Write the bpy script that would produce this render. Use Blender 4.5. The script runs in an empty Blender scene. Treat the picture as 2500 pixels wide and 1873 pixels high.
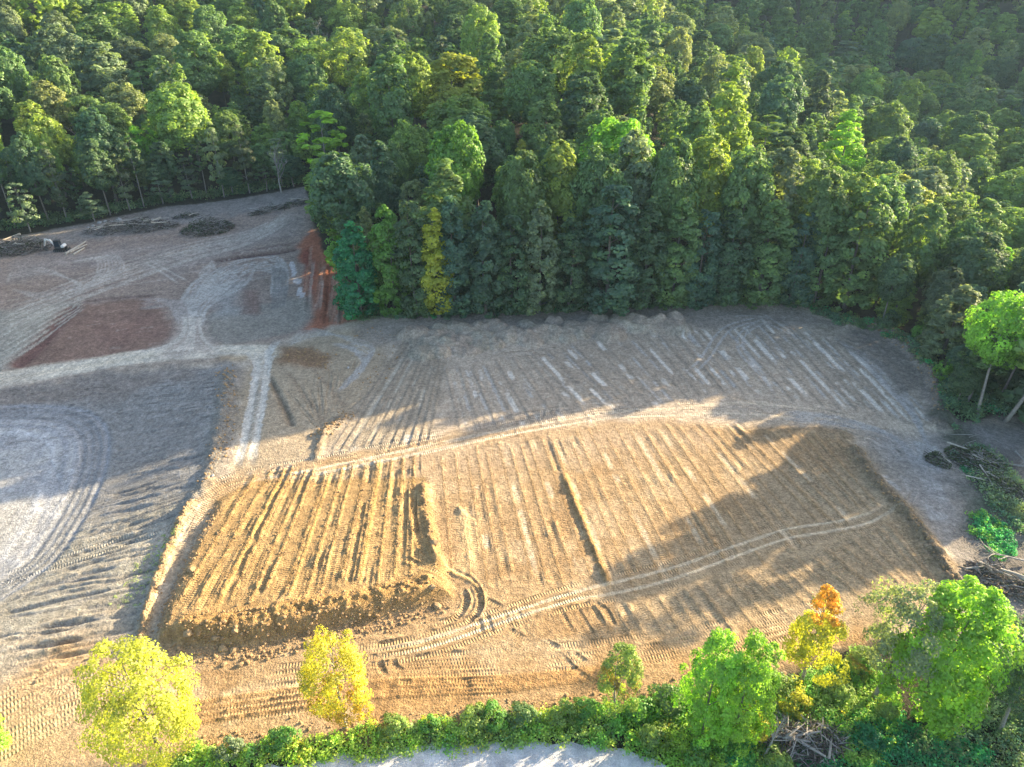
import bpy, math, random, time
import numpy as np
from mathutils import Vector, Matrix
T0 = time.time()
random.seed(7)
SC = bpy.context.scene
COL = SC.collection

# ------------------------------------------------------------------ camera, sky, sun, exposure
CAM_H, PITCH, FPX = 60.0, math.radians(32.0), 1720.0      # metres, radians, focal length in pixels of the 2500 px photo
cam_d = bpy.data.cameras.new('camera')
cam_d.sensor_width = 36.0
cam_d.lens = FPX / 2500.0 * 36.0
cam_d.clip_start, cam_d.clip_end = 0.5, 6000.0
cam = bpy.data.objects.new('camera', cam_d)
cam.location = (0, 0, CAM_H)
cam.rotation_euler = (math.pi / 2 - PITCH, 0, 0)
COL.objects.link(cam)
SC.camera = cam

SUN_EL, SUN_AZ = math.radians(15.4), math.radians(31.0)     # azimuth of the sun counted from +x towards +y
world = bpy.data.worlds.new('World')
SC.world = world
world.use_nodes = True
wn = world.node_tree
wn.nodes.clear()
w_out = wn.nodes.new('ShaderNodeOutputWorld')
w_bg = wn.nodes.new('ShaderNodeBackground')
w_sky = wn.nodes.new('ShaderNodeTexSky')
w_sky.sky_type = 'NISHITA'
w_sky.sun_disc = False
w_sky.sun_elevation = SUN_EL
w_sky.sun_rotation = math.pi / 2 - SUN_AZ
w_sky.altitude = 200
w_sky.air_density, w_sky.dust_density, w_sky.ozone_density = 1.0, 3.0, 1.0
w_bg.inputs['Strength'].default_value = 0.125
wn.links.new(w_sky.outputs[0], w_bg.inputs[0])
wn.links.new(w_bg.outputs[0], w_out.inputs[0])

sun_d = bpy.data.lights.new('sun', 'SUN')
sun_d.energy = 5.0
sun_d.angle = math.radians(0.6)
sun_d.color = (1.0, 0.80, 0.50)
sun = bpy.data.objects.new('sun', sun_d)
sv = Vector((math.cos(SUN_EL) * math.cos(SUN_AZ), math.cos(SUN_EL) * math.sin(SUN_AZ), math.sin(SUN_EL)))
sun.rotation_euler = sv.to_track_quat('Z', 'Y').to_euler()
sun.location = (150, 100, 120)
COL.objects.link(sun)

SC.view_settings.view_transform = 'Standard'
SC.view_settings.look = 'None'
SC.view_settings.exposure = 1.96
HAZE = 0.00009
SC.view_settings.gamma = 1.0
SC.view_settings.use_curve_mapping = False
SC.render.engine = 'CYCLES'
SC.cycles.max_bounces = 6
SC.cycles.diffuse_bounces = 3
SC.cycles.transmission_bounces = 3
SC.cycles.volume_bounces = 1
SC.cycles.use_denoising = True

# ------------------------------------------------------------------ numeric helpers
def sstep(a, b, x):
    t = np.clip((x - a) / (b - a), 0, 1)
    return t * t * (3 - 2 * t)

def vnoise(x, y, seed=0):
    xi, yi = np.floor(x).astype(np.int64), np.floor(y).astype(np.int64)
    fx, fy = x - xi, y - yi
    fx, fy = fx * fx * (3 - 2 * fx), fy * fy * (3 - 2 * fy)
    def h(i, j):
        n = (i * 374761393 + j * 668265263 + seed * 1442695041) & 0x7fffffff
        n = ((n ^ (n >> 13)) * 1274126177) & 0x7fffffff
        return ((n ^ (n >> 16)) & 0xffff) / 65535.0
    a, b, c, d = h(xi, yi), h(xi + 1, yi), h(xi, yi + 1), h(xi + 1, yi + 1)
    return (a + (b - a) * fx) * (1 - fy) + (c + (d - c) * fx) * fy

def fbm(x, y, scale, seed=0, octs=4):
    s, a, t = 0.0, 0.5, 0.0
    for o in range(octs):
        s = s + a * vnoise(x / scale + 17.3 * o, y / scale - 9.1 * o, seed + o)
        t += a
        a *= 0.5
        scale *= 0.5
    return s / t

def seg_dist(X, Y, poly, closed=False):
    """unsigned distance to a polyline"""
    D = np.full(np.shape(X), 1e9)
    n = len(poly)
    for i in range(n if closed else n - 1):
        ax, ay = poly[i]
        bx, by = poly[(i + 1) % n]
        dx, dy = bx - ax, by - ay
        t = np.clip(((X - ax) * dx + (Y - ay) * dy) / (dx * dx + dy * dy + 1e-9), 0, 1)
        D = np.minimum(D, np.hypot(X - ax - t * dx, Y - ay - t * dy))
    return D

def inside(X, Y, poly):
    r = np.zeros(np.shape(X), bool)
    n = len(poly)
    for i in range(n):
        ax, ay = poly[i]
        bx, by = poly[(i + 1) % n]
        if ay == by:
            continue
        c = ((ay > Y) != (by > Y)) & (X < (bx - ax) * (Y - ay) / (by - ay) + ax)
        r ^= c
    return r

def sdist(X, Y, poly):
    d = seg_dist(X, Y, poly, True)
    return np.where(inside(X, Y, poly), -d, d)

# ------------------------------------------------------------------ the lie of the land (metres; camera above the origin, looking along +y)
PIT = [(-125, 93), (-73, 91), (-64, 86), (-60, 78), (-61, 70), (-66, 62), (-80, 54), (-125, 50)]
BANK = [(-90, 31), (-45, 33.2), (-28, 35.4), (-15, 37.3), (2, 39.2), (13, 41.0), (24, 43.2), (36, 47.2), (46, 50), (90, 52)]

def height(X, Y):
    X, Y = np.asarray(X, float), np.asarray(Y, float)
    z = np.zeros(X.shape)
    d = sdist(X, Y, PIT)
    z = z - 2.7 * (1 - sstep(0, 24, d))
    s = (X + 60) * -0.55 + (Y - 190) * 0.835
    z = z + 36 * sstep(0, 210, s) + 2.5 * sstep(-70, 0, s) * sstep(0, -60, X)
    z = z + 18 * sstep(120, 192, Y) * np.exp(-((X - 18) / 55) ** 2)
    z = z - 13 * np.exp(-((X - 128 - 0.25 * (Y - 150)) / 42) ** 2) * sstep(95, 165, Y)
    z = z - 5 * sstep(72, 120, X) * sstep(150, 90, Y)
    e = 0.6 * X + 0.8 * Y
    z = z + 92 * sstep(370, 640, e)
    by = np.interp(X, [p[0] for p in BANK], [p[1] for p in BANK])
    z = z - 0.7 * sstep(0.3, -2.5, Y - by)
    return z

def hit(px, py, dz=0.0):
    """photo pixel -> point on the terrain"""
    u, v = (px - 1250.0) / FPX, (936.5 - py) / FPX
    dn, fw = math.sin(PITCH) - v * math.cos(PITCH), math.cos(PITCH) + v * math.sin(PITCH)
    z = 0.0
    for _ in range(30):
        t = (CAM_H - z - dz) / max(dn, 0.02)
        zn = float(height(np.array([u * t]), np.array([fw * t]))[0])
        if abs(zn - z) < 1e-3:
            break
        z = 0.5 * z + 0.5 * zn
    return (u * t, fw * t)

def hits(L):
    return [hit(*p) for p in L]

def project(x, y, z):
    dx, dy, dz = x, y, z - CAM_H
    dep = dy * math.cos(PITCH) - dz * math.sin(PITCH)
    up = dy * math.sin(PITCH) + dz * math.cos(PITCH)
    return 1250 + FPX * dx / dep, 936.5 - FPX * up / dep, dep

def gz(x, y):
    return float(height(np.array([x]), np.array([y]))[0])

def smooth(pts, step=0.8):
    """Catmull-Rom through world points"""
    P = [np.array(p, float) for p in pts]
    if len(P) == 2:
        n = max(2, int(np.linalg.norm(P[1] - P[0]) / 4))
        return [tuple(P[0] + (P[1] - P[0]) * i / n) for i in range(n + 1)]
    P = [2 * P[0] - P[1]] + P + [2 * P[-1] - P[-2]]
    out = []
    for i in range(1, len(P) - 2):
        a, b, c, d = P[i - 1:i + 3]
        n = max(2, int(np.linalg.norm(c - b) / step))
        for k in range(n):
            t = k / n
            out.append(tuple(0.5 * (2 * b + (c - a) * t + (2 * a - 5 * b + 4 * c - d) * t * t + (3 * b - a - 3 * c + d) * t ** 3)))
    out.append(tuple(P[-2]))
    return out

def offset(pts, d):
    out = []
    for i, p in enumerate(pts):
        a, b = pts[max(i - 1, 0)], pts[min(i + 1, len(pts) - 1)]
        tx, ty = b[0] - a[0], b[1] - a[1]
        l = math.hypot(tx, ty) + 1e-9
        out.append((p[0] - ty / l * d, p[1] + tx / l * d))
    return out

# ------------------------------------------------------------------ object helpers
def link(name, data, parent=None, loc=None):
    o = bpy.data.objects.new(name, data)
    COL.objects.link(o)
    if parent is not None:
        o.parent = parent
    if loc is not None:
        o.location = loc
    return o

def tag(o, label=None, cat=None, group=None, kind=None):
    if label: o['label'] = label
    if cat: o['category'] = cat
    if group: o['group'] = group
    if kind: o['kind'] = kind
    return o

def empty(name, loc, rz=0.0, scale=None):
    o = link(name, None, None, loc)
    o.empty_display_size = 0.5
    o.rotation_euler = (0, 0, rz)
    if scale: o.scale = scale
    return o

def poly_mesh(name, V, F, mat, smooth_shade=False):
    me = bpy.data.meshes.new(name)
    me.from_pydata([tuple(v) for v in V], [], F)
    if smooth_shade:
        me.polygons.foreach_set('use_smooth', np.ones(len(me.polygons), bool))
    me.materials.append(mat)
    me.update()
    return me

def quad_mesh(name, Q, mat, attrs=None):
    """Q: (N,4,3) corner array; attrs: name -> (N,) float or (N,3) colour"""
    n = len(Q)
    me = bpy.data.meshes.new(name)
    me.vertices.add(4 * n)
    me.vertices.foreach_set('co', np.ascontiguousarray(Q.reshape(-1), np.float32))
    me.loops.add(4 * n)
    me.loops.foreach_set('vertex_index', np.arange(4 * n, dtype=np.int32))
    me.polygons.add(n)
    me.polygons.foreach_set('loop_start', np.arange(0, 4 * n, 4, dtype=np.int32))
    for k, a in (attrs or {}).items():
        a = np.asarray(a, np.float32)
        if a.ndim == 1:
            at = me.attributes.new(k, 'FLOAT', 'FACE')
            at.data.foreach_set('value', a)
        else:
            at = me.attributes.new(k, 'FLOAT_COLOR', 'FACE')
            at.data.foreach_set('color', np.concatenate([a, np.ones((n, 1), np.float32)], 1).reshape(-1))
    me.materials.append(mat)
    me.update(calc_edges=True)
    return me

class MB:
    """collects vertices and faces of one mesh"""
    def __init__(s):
        s.V, s.F = [], []
    def tube(s, pts, rad, sides=6, cap=True):
        pts = [Vector(p) for p in pts]
        n0 = len(s.V)
        up = Vector((0.13, 0.29, 0.95))
        for i, p in enumerate(pts):
            d = (pts[min(i + 1, len(pts) - 1)] - pts[max(i - 1, 0)]).normalized()
            a = d.cross(up)
            if a.length < 1e-3: a = d.cross(Vector((1, 0, 0)))
            a.normalize()
            b = d.cross(a)
            r = rad[i] if hasattr(rad, '__len__') else rad
            for k in range(sides):
                t = 2 * math.pi * k / sides
                s.V.append(p + a * (r * math.cos(t)) + b * (r * math.sin(t)))
        for i in range(len(pts) - 1):
            for k in range(sides):
                q = n0 + i * sides
                s.F.append((q + k, q + (k + 1) % sides, q + sides + (k + 1) % sides, q + sides + k))
        if cap:
            s.F.append(tuple(n0 + k for k in reversed(range(sides))))
            s.F.append(tuple(n0 + (len(pts) - 1) * sides + k for k in range(sides)))
        return s
    def box(s, c, size, rot=None, taper=1.0, bev=0.0):
        c = Vector(c)
        hx, hy, hz = size[0] / 2, size[1] / 2, size[2] / 2
        n0 = len(s.V)
        b = bev
        ring = [(hx - b, hy), (-hx + b, hy), (-hx, hy - b), (-hx, -hy + b), (-hx + b, -hy), (hx - b, -hy), (hx, -hy + b), (hx, hy - b)] if b else [(hx, hy), (-hx, hy), (-hx, -hy), (hx, -hy)]
        m = len(ring)
        for z, t in ((-hz, 1.0), (hz, taper)):
            for x, y in ring:
                v = Vector((x * t, y * t, z))
                if rot: v = rot @ v
                s.V.append(c + v)
        s.F.append(tuple(n0 + k for k in reversed(range(m))))
        s.F.append(tuple(n0 + m + k for k in range(m)))
        for k in range(m):
            s.F.append((n0 + k, n0 + (k + 1) % m, n0 + m + (k + 1) % m, n0 + m + k))
        return s
    def prism(s, outline, y0, y1):
        """outline in xz, extruded along y"""
        n0, m = len(s.V), len(outline)
        for y in (y0, y1):
            for x, z in outline:
                s.V.append(Vector((x, y, z)))
        s.F.append(tuple(n0 + k for k in range(m)))
        s.F.append(tuple(n0 + m + k for k in reversed(range(m))))
        for k in range(m):
            s.F.append((n0 + (k + 1) % m, n0 + k, n0 + m + k, n0 + m + (k + 1) % m))
        return s
    def rock(s, c, r, rng, sq=(1, 1, .7), sub=0):
        t = (1 + 5 ** .5) / 2
        iv = [(-1, t, 0), (1, t, 0), (-1, -t, 0), (1, -t, 0), (0, -1, t), (0, 1, t), (0, -1, -t), (0, 1, -t), (t, 0, -1), (t, 0, 1), (-t, 0, -1), (-t, 0, 1)]
        fc = [(0, 11, 5), (0, 5, 1), (0, 1, 7), (0, 7, 10), (0, 10, 11), (1, 5, 9), (5, 11, 4), (11, 10, 2), (10, 7, 6), (7, 1, 8), (3, 9, 4), (3, 4, 2), (3, 2, 6), (3, 6, 8), (3, 8, 9), (4, 9, 5), (2, 4, 11), (6, 2, 10), (8, 6, 7), (9, 8, 1)]
        n0 = len(s.V)
        a = rng.uniform(0, 6.28)
        ca, sa = math.cos(a), math.sin(a)
        for v in iv:
            q = rng.uniform(.68, 1.15) * r / 1.9
            x, y, z = v[0] * q * sq[0], v[1] * q * sq[1], v[2] * q * sq[2]
            s.V.append(Vector((c[0] + x * ca - y * sa, c[1] + x * sa + y * ca, c[2] + z)))
        for f in fc:
            s.F.append(tuple(n0 + k for k in f))
        return s
    def mesh(s, name, mat, smooth_shade=False):
        return poly_mesh(name, s.V, s.F, mat, smooth_shade)
    def build(s, name, mat, parent=None, loc=None, smooth_shade=False):
        return link(name, s.mesh(name, mat, smooth_shade), parent, loc)

# ------------------------------------------------------------------ materials
def new_mat(name):
    m = bpy.data.materials.new(name)
    m.use_nodes = True
    nt = m.node_tree
    nt.nodes.clear()
    out = nt.nodes.new('ShaderNodeOutputMaterial')
    return m, nt, out

def N(nt, t, **kw):
    n = nt.nodes.new(t)
    for k, v in kw.items():
        if k in n.inputs: n.inputs[k].default_value = v
        else: setattr(n, k, v)
    return n

def math_n(nt, op, a, b=None, c=None):
    n = nt.nodes.new('ShaderNodeMath')
    n.operation = op
    for i, v in enumerate((a, b, c)):
        if v is None: continue
        if isinstance(v, (int, float)): n.inputs[i].default_value = v
        else: nt.links.new(v, n.inputs[i])
    return n.outputs[0]

def mix_col(nt, mode, fac, a, b):
    n = nt.nodes.new('ShaderNodeMix')
    n.data_type = 'RGBA'
    n.blend_type = mode
    for s, v in ((n.inputs[0], fac), (n.inputs[6], a), (n.inputs[7], b)):
        if isinstance(v, (int, float)): s.default_value = v
        elif isinstance(v, tuple): s.default_value = v + (1.0,) if len(v) == 3 else v
        else: nt.links.new(v, s)
    return n.outputs[2]

def ramp(nt, fac, stops):
    n = nt.nodes.new('ShaderNodeValToRGB')
    nt.links.new(fac, n.inputs[0])
    el = n.color_ramp.elements
    while len(el) < len(stops): el.new(0.5)
    for e, (p, c) in zip(el, stops):
        e.position = p
        e.color = (c, c, c, 1) if isinstance(c, (int, float)) else tuple(c) + (1,)
    return n.outputs[0]

def noise_n(nt, vec, scale, detail=3, rough=.55):
    n = N(nt, 'ShaderNodeTexNoise', Scale=scale, Detail=detail, Roughness=rough)
    nt.links.new(vec, n.inputs['Vector'])
    return n.outputs[0]

def simple_mat(name, col, rough=.8, var=.25, scale=3.0, bump=0.0, metal=0.0):
    m, nt, out = new_mat(name)
    b = N(nt, 'ShaderNodeBsdfPrincipled', Roughness=rough, Metallic=metal)
    tc = N(nt, 'ShaderNodeTexCoord')
    n = noise_n(nt, tc.outputs['Object'], scale, 4, .6)
    f = ramp(nt, n, [(.3, 1 - var), (.7, 1 + var)])
    nt.links.new(mix_col(nt, 'MULTIPLY', 1.0, col, f), b.inputs['Base Color'])
    if bump:
        bm = N(nt, 'ShaderNodeBump', Strength=.8, Distance=bump)
        nt.links.new(n, bm.inputs['Height'])
        nt.links.new(bm.outputs[0], b.inputs['Normal'])
    nt.links.new(b.outputs[0], out.inputs[0])
    return m

def foliage_mat(name, source):
    m, nt, out = new_mat(name)
    if source == 'object':
        col = N(nt, 'ShaderNodeObjectInfo').outputs['Color']
    else:
        col = N(nt, 'ShaderNodeAttribute', attribute_name='tint').outputs['Color']
    va = N(nt, 'ShaderNodeAttribute', attribute_name='leafvar').outputs['Fac']
    val = ramp(nt, va, [(0, .55), (.5, 1.0), (1, 1.45)])
    c = mix_col(nt, 'MULTIPLY', 1.0, col, val)
    warm = mix_col(nt, 'MULTIPLY', 1.0, c, (1.25, 1.08, .6))
    c = mix_col(nt, 'MIX', ramp(nt, va, [(.45, 0), (1, .8)]), c, warm)
    d = N(nt, 'ShaderNodeBsdfDiffuse')
    t = N(nt, 'ShaderNodeBsdfTranslucent')
    nt.links.new(c, d.inputs[0])
    tc = mix_col(nt, 'MULTIPLY', 1.0, c, (1.15, 1.15, .45))
    nt.links.new(tc, t.inputs[0])
    g = N(nt, 'ShaderNodeBsdfGlossy', Roughness=.55)
    g.inputs[0].default_value = (.8, .85, .8, 1)
    mx = N(nt, 'ShaderNodeMixShader')
    mx.inputs[0].default_value = .5
    nt.links.new(d.outputs[0], mx.inputs[1])
    nt.links.new(t.outputs[0], mx.inputs[2])
    mg = N(nt, 'ShaderNodeMixShader')
    mg.inputs[0].default_value = .035
    nt.links.new(mx.outputs[0], mg.inputs[1])
    nt.links.new(g.outputs[0], mg.inputs[2])
    nt.links.new(mg.outputs[0], out.inputs[0])
    return m

def ground_mat():
    m, nt, out = new_mat('bare_soil')
    b = N(nt, 'ShaderNodeBsdfPrincipled', Roughness=.95)
    b.inputs['Specular IOR Level'].default_value = .15
    soil = N(nt, 'ShaderNodeAttribute', attribute_name='soil').outputs['Color']
    tu = N(nt, 'ShaderNodeAttribute', attribute_name='tread_u').outputs['Fac']
    tm = N(nt, 'ShaderNodeAttribute', attribute_name='tread_m').outputs['Fac']
    cl = N(nt, 'ShaderNodeAttribute', attribute_name='clod').outputs['Fac']
    pos = N(nt, 'ShaderNodeNewGeometry').outputs['Position']
    n1 = noise_n(nt, pos, .9, 5, .65)
    n2 = noise_n(nt, pos, 5.0, 4, .7)
    v = N(nt, 'ShaderNodeTexVoronoi', Scale=2.6)
    nt.links.new(pos, v.inputs['Vector'])
    v2 = N(nt, 'ShaderNodeTexVoronoi', Scale=5.5)
    nt.links.new(pos, v2.inputs['Vector'])
    c = mix_col(nt, 'MULTIPLY', 1.0, soil, ramp(nt, n1, [(.3, .78), (.7, 1.2)]))
    c = mix_col(nt, 'MULTIPLY', 1.0, c, ramp(nt, n2, [(.3, .68), (.7, 1.32)]))
    n3 = noise_n(nt, pos, 2.1, 3, .6)
    c = mix_col(nt, 'MULTIPLY', 1.0, c, ramp(nt, n3, [(.33, .76), (.67, 1.24)]))
    # scattered pale stones: small cells whose random tone passes a limit
    sep = N(nt, 'ShaderNodeSeparateColor')
    nt.links.new(v.outputs['Color'], sep.inputs[0])
    near = math_n(nt, 'LESS_THAN', v.outputs['Distance'], .17)
    thr = math_n(nt, 'SUBTRACT', .93, math_n(nt, 'MULTIPLY', cl, .35))
    stone = math_n(nt, 'MULTIPLY', near, math_n(nt, 'GREATER_THAN', sep.outputs[0], thr))
    c = mix_col(nt, 'MIX', math_n(nt, 'MULTIPLY', stone, .55), c, mix_col(nt, 'MULTIPLY', 1.0, soil, (1.7, 1.7, 1.75)))
    nt.links.new(c, b.inputs['Base Color'])
    wave = math_n(nt, 'SINE', math_n(nt, 'MULTIPLY', tu, 2 * math.pi / .30))
    h = math_n(nt, 'MULTIPLY', wave, math_n(nt, 'MULTIPLY', tm, .030))
    amp = math_n(nt, 'ADD', .10, math_n(nt, 'MULTIPLY', cl, .16))
    h2 = math_n(nt, 'MULTIPLY', n2, amp)
    lump = math_n(nt, 'MULTIPLY', math_n(nt, 'SUBTRACT', .5, v2.outputs['Distance']), math_n(nt, 'MULTIPLY', cl, .10))
    h = math_n(nt, 'ADD', h, math_n(nt, 'ADD', h2, lump))
    h = math_n(nt, 'ADD', h, math_n(nt, 'ADD', math_n(nt, 'MULTIPLY', n1, .07), math_n(nt, 'MULTIPLY', n3, .12)))
    bm = N(nt, 'ShaderNodeBump', Strength=1.0, Distance=1.0)
    nt.links.new(h, bm.inputs['Height'])
    nt.links.new(bm.outputs[0], b.inputs['Normal'])
    nt.links.new(b.outputs[0], out.inputs[0])
    return m

M_SOIL = ground_mat()
M_LEAF = foliage_mat('tree_foliage', 'object')
M_WEED = foliage_mat('mixed_foliage', 'attr')
M_BARK = simple_mat('grey_bark', (.20, .18, .155), .9, .35, 4.0, .05)
M_BARK_PALE = simple_mat('pale_bark', (.27, .25, .225), .9, .25, 4.0, .04)
M_DEAD = simple_mat('weathered_dead_wood', (.31, .29, .265), .9, .25, 3.0, .03)
M_BRUSH = simple_mat('brush_wood', (.075, .065, .056), .95, .4, 1.2)
M_LOG = simple_mat('cut_log_wood', (.42, .38, .32), .9, .3, 2.5, .03)
M_STONE = simple_mat('pale_limestone', (.36, .36, .36), .9, .2, 2.0, .06)
M_CLAY = simple_mat('clay_clod', (.33, .215, .11), .95, .3, 1.5, .05)
M_ROCK = simple_mat('tan_rock', (.30, .21, .115), .9, .22, 1.8, .06)
M_WHITE = simple_mat('white_paint', (.78, .78, .76), .4, .06, 2.0)
M_BLACK = simple_mat('black_rubber', (.025, .025, .028), .7, .2, 6.0)
M_STEEL = simple_mat('worn_steel', (.16, .15, .145), .5, .3, 5.0, 0, .6)
M_DARK = simple_mat('charcoal_paint', (.045, .05, .055), .45, .15, 3.0)
M_GLASS = simple_mat('tinted_cab_glass', (.02, .035, .05), .08, .05, 1.0)
M_FLOOR = simple_mat('forest_floor_litter', (.055, .048, .034), .95, .4, .35, .3)
def gravel_mat():
    m, nt, out = new_mat('crushed_gravel')
    b = N(nt, 'ShaderNodeBsdfPrincipled', Roughness=.9)
    pos = N(nt, 'ShaderNodeNewGeometry').outputs['Position']
    n = noise_n(nt, pos, .7, 5, .7)
    f = noise_n(nt, pos, 9.0, 3, .7)
    c = mix_col(nt, 'MIX', ramp(nt, n, [(.36, 0), (.62, 1)]), (.40, .40, .42), (.66, .66, .68))
    c = mix_col(nt, 'MULTIPLY', 1.0, c, ramp(nt, f, [(.3, .68), (.7, 1.25)]))
    nt.links.new(c, b.inputs['Base Color'])
    bm = N(nt, 'ShaderNodeBump', Strength=1.0, Distance=.09)
    nt.links.new(f, bm.inputs['Height'])
    nt.links.new(bm.outputs[0], b.inputs['Normal'])
    nt.links.new(b.outputs[0], out.inputs[0])
    return m
M_GRAVEL = gravel_mat()

# ------------------------------------------------------------------ the bare ground as a fine heightfield with soils laid into it
CE, SE = math.cos(PITCH), math.sin(PITCH)
ys = [27.0]
while ys[-1] < 222:
    y = ys[-1]
    dep = y * CE + CAM_H * SE
    ys.append(y + 0.95 * dep / 705.0 / (CAM_H / math.hypot(y, CAM_H)))
ys = np.array(ys)
NC = 900
ss = np.linspace(-1, 1, NC)
WID = 0.727 * (ys * CE + CAM_H * SE) * 1.07
X = ss[None, :] * WID[:, None]
Y = np.repeat(ys[:, None], NC, 1)
BASE = height(X, Y)
Z = np.zeros_like(X)
TU = np.zeros_like(X)
TM = np.zeros_like(X)
CL = np.full(X.shape, .25)
SOIL = np.zeros(X.shape + (3,))
NA = fbm(X, Y, 14, 3, 5)
NB = fbm(X, Y, 3.0, 11, 4)
NCC = fbm(X, Y, 0.9, 23, 3)

def box(x0, x1, y0, y1):
    r0, r1 = np.searchsorted(ys, y0), np.searchsorted(ys, y1)
    if r1 <= r0: return None
    w = WID[r0:r1]
    c0 = max(0, int(np.floor((min(x0 / w[0], x0 / w[-1]) + 1) / 2 * (NC - 1))))
    c1 = min(NC, int(np.ceil((max(x1 / w[0], x1 / w[-1]) + 1) / 2 * (NC - 1))) + 1)
    if c1 <= c0: return None
    return slice(r0, r1), slice(c0, c1)

def pbox(pts, pad):
    xs, yy = [p[0] for p in pts], [p[1] for p in pts]
    return box(min(xs) - pad, max(xs) + pad, min(yy) - pad, max(yy) + pad)

def field(pts, w):
    """distance, signed offset and run length along a polyline, for the ground within w of it"""
    sl = pbox(pts, w)
    if sl is None: return None
    r0, c0 = sl[0].start, sl[1].start
    shp = X[sl].shape
    D = np.full(shp, 1e9); S = np.zeros(shp); T = np.zeros(shp)
    run = 0.0
    for a, b in zip(pts[:-1], pts[1:]):
        dx, dy = b[0] - a[0], b[1] - a[1]
        L = math.hypot(dx, dy)
        if L < 1e-6: continue
        q = box(min(a[0], b[0]) - w, max(a[0], b[0]) + w, min(a[1], b[1]) - w, max(a[1], b[1]) + w)
        if q is not None:
            q2 = (slice(q[0].start - r0, q[0].stop - r0), slice(q[1].start - c0, q[1].stop - c0))
            px, py = X[q] - a[0], Y[q] - a[1]
            t0 = (px * dx + py * dy) / L
            t = np.clip(t0, 0, L)
            d = np.hypot(px - t * dx / L, py - t * dy / L)
            m = d < D[q2]
            D[q2] = np.where(m, d, D[q2])
            S[q2] = np.where(m, (dx * py - dy * px) / L, S[q2])
            T[q2] = np.where(m, run + t, T[q2])
        run += L
    return sl, D, S, T, run

def blend(sl, k, col):
    SOIL[sl] += (np.array(col) - SOIL[sl]) * k[..., None]

def patch(poly, col, feather=2.0, wob=2.0, amt=1.0, clod=None, dz=0.0, sc=0):
    pts = hits(poly)
    sl = pbox(pts, feather + wob + 1)
    if sl is None: return
    n = (NB if sc == 0 else NA)[sl]
    d = sdist(X[sl], Y[sl], pts) + (n - .5) * 2 * wob
    k = sstep(feather, -feather, d) * amt
    blend(sl, k, col)
    if clod is not None: CL[sl] += (clod - CL[sl]) * k
    if dz: Z[sl] += dz * k
    return sl, k

def streak(pts, w, col, amt=.8, broken=0.0, fade=True, world=False, seed=0):
    """a worn or smeared line of another soil colour"""
    if sum(col) > .9: col = tuple(min(c * 1.06, .7) for c in col)
    pts = smooth(pts if world else hits(pts))
    f = field(pts, w * 1.6)
    if f is None: return
    sl, D, S, T, L = f
    k = sstep(w * .95, w * .55, D + (NCC[sl] - .5) * w * .9)
    if broken:
        k = k * sstep(broken - .07, broken + .09, fbm(X[sl], Y[sl], 3.2, 91 + seed, 3))
    if fade: k = k * sstep(0, L * .12 + .01, T) * sstep(L, L * .85, T)
    blend(sl, k * amt, col)

def ridge(pts, w, h, col=None, clod=None, rough=.5, world=False, amt=.7, fade=True):
    pts = smooth(pts if world else hits(pts))
    f = field(pts, w * 1.6)
    if f is None: return
    sl, D, S, T, L = f
    k = np.exp(-(D / (w * .5)) ** 2) * (D < 1e8)
    if fade: k = k * sstep(0, 1.5, T) * sstep(L, L - 1.5, T)
    if h > 0 and h < .3: h *= .6
    Z[sl] += h * k * (1 - rough + 2 * rough * NCC[sl])
    if col is not None: blend(sl, np.clip(k * 1.4, 0, 1) * amt, col)
    if clod is not None: CL[sl] = np.maximum(CL[sl], clod * np.clip(k * 1.5, 0, 1))

def tread(pts, tw=.6, strength=1.0, sink=.05, world=True, tone=1.0, lip=.04):
    """one crawler track: cleat marks across the line of travel, slightly sunk"""
    f = field(pts, tw * 1.3)
    if f is None: return
    sl, D, S, T, L = f
    k = sstep(tw * .56, tw * .40, D) * sstep(0, .6, T) * sstep(L, L - .6, T)
    TU[sl] = np.where(k > .02, T, TU[sl])
    TM[sl] = np.where(D < tw * .8, k * strength * (.2 + 1.25 * sstep(.32, .66, NB[sl])), TM[sl])
    rgh = sstep(.3, .7, NB[sl]) * (.5 + NCC[sl])
    Z[sl] += (-sink * k + lip * np.exp(-((D - tw * .62) / .16) ** 2)) * rgh
    CL[sl] *= 1 - .6 * k
    if tone != 1.0: SOIL[sl] *= (1 + (tone - 1) * k)[..., None]

def crawler(pts, gauge=1.9, tw=.6, strength=1.0, world=False, tone=1.06, sink=.06):
    p = smooth(pts if world else hits(pts))
    for s in (-.5, .5):
        tread(offset(p, s * gauge), tw, strength, sink, True, tone)

def fan(A, B, n, jit=.25, seed=0):
    """n lines between two guide lines (pixel pairs), in world space"""
    rg = random.Random(seed)
    a0, a1, b0, b1 = hit(*A[0]), hit(*A[1]), hit(*B[0]), hit(*B[1])
    out = []
    for i in range(n):
        t = (i + rg.uniform(-jit, jit)) / max(n - 1, 1)
        e0, e1 = rg.uniform(-.06, .06), rg.uniform(-.06, .06)
        p = [a0[k] + (b0[k] - a0[k]) * t for k in (0, 1)]
        q = [a1[k] + (b1[k] - a1[k]) * t for k in (0, 1)]
        out.append(((p[0] + (q[0] - p[0]) * e0, p[1] + (q[1] - p[1]) * e0), (q[0] + (q[0] - p[0]) * e1, q[1] + (q[1] - p[1]) * e1)))
    return out

GREY = (.40, .33, .258); TAN = (.35, .28, .195); ORANGE = (.365, .25, .138); DEEP = (.30, .185, .088)
RED = (.34, .125, .07); MAUVE = (.275, .212, .172); MAROON = (.225, .142, .108); CREAM = (.62, .54, .42); CHALK = (.64, .59, .52)
SLATE = (.225, .22, .212); PALE = (.40, .392, .375); FLOOR = (.05, .046, .032)
SOIL[:] = GREY
SOIL *= (.82 + .36 * NA)[..., None]
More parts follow.
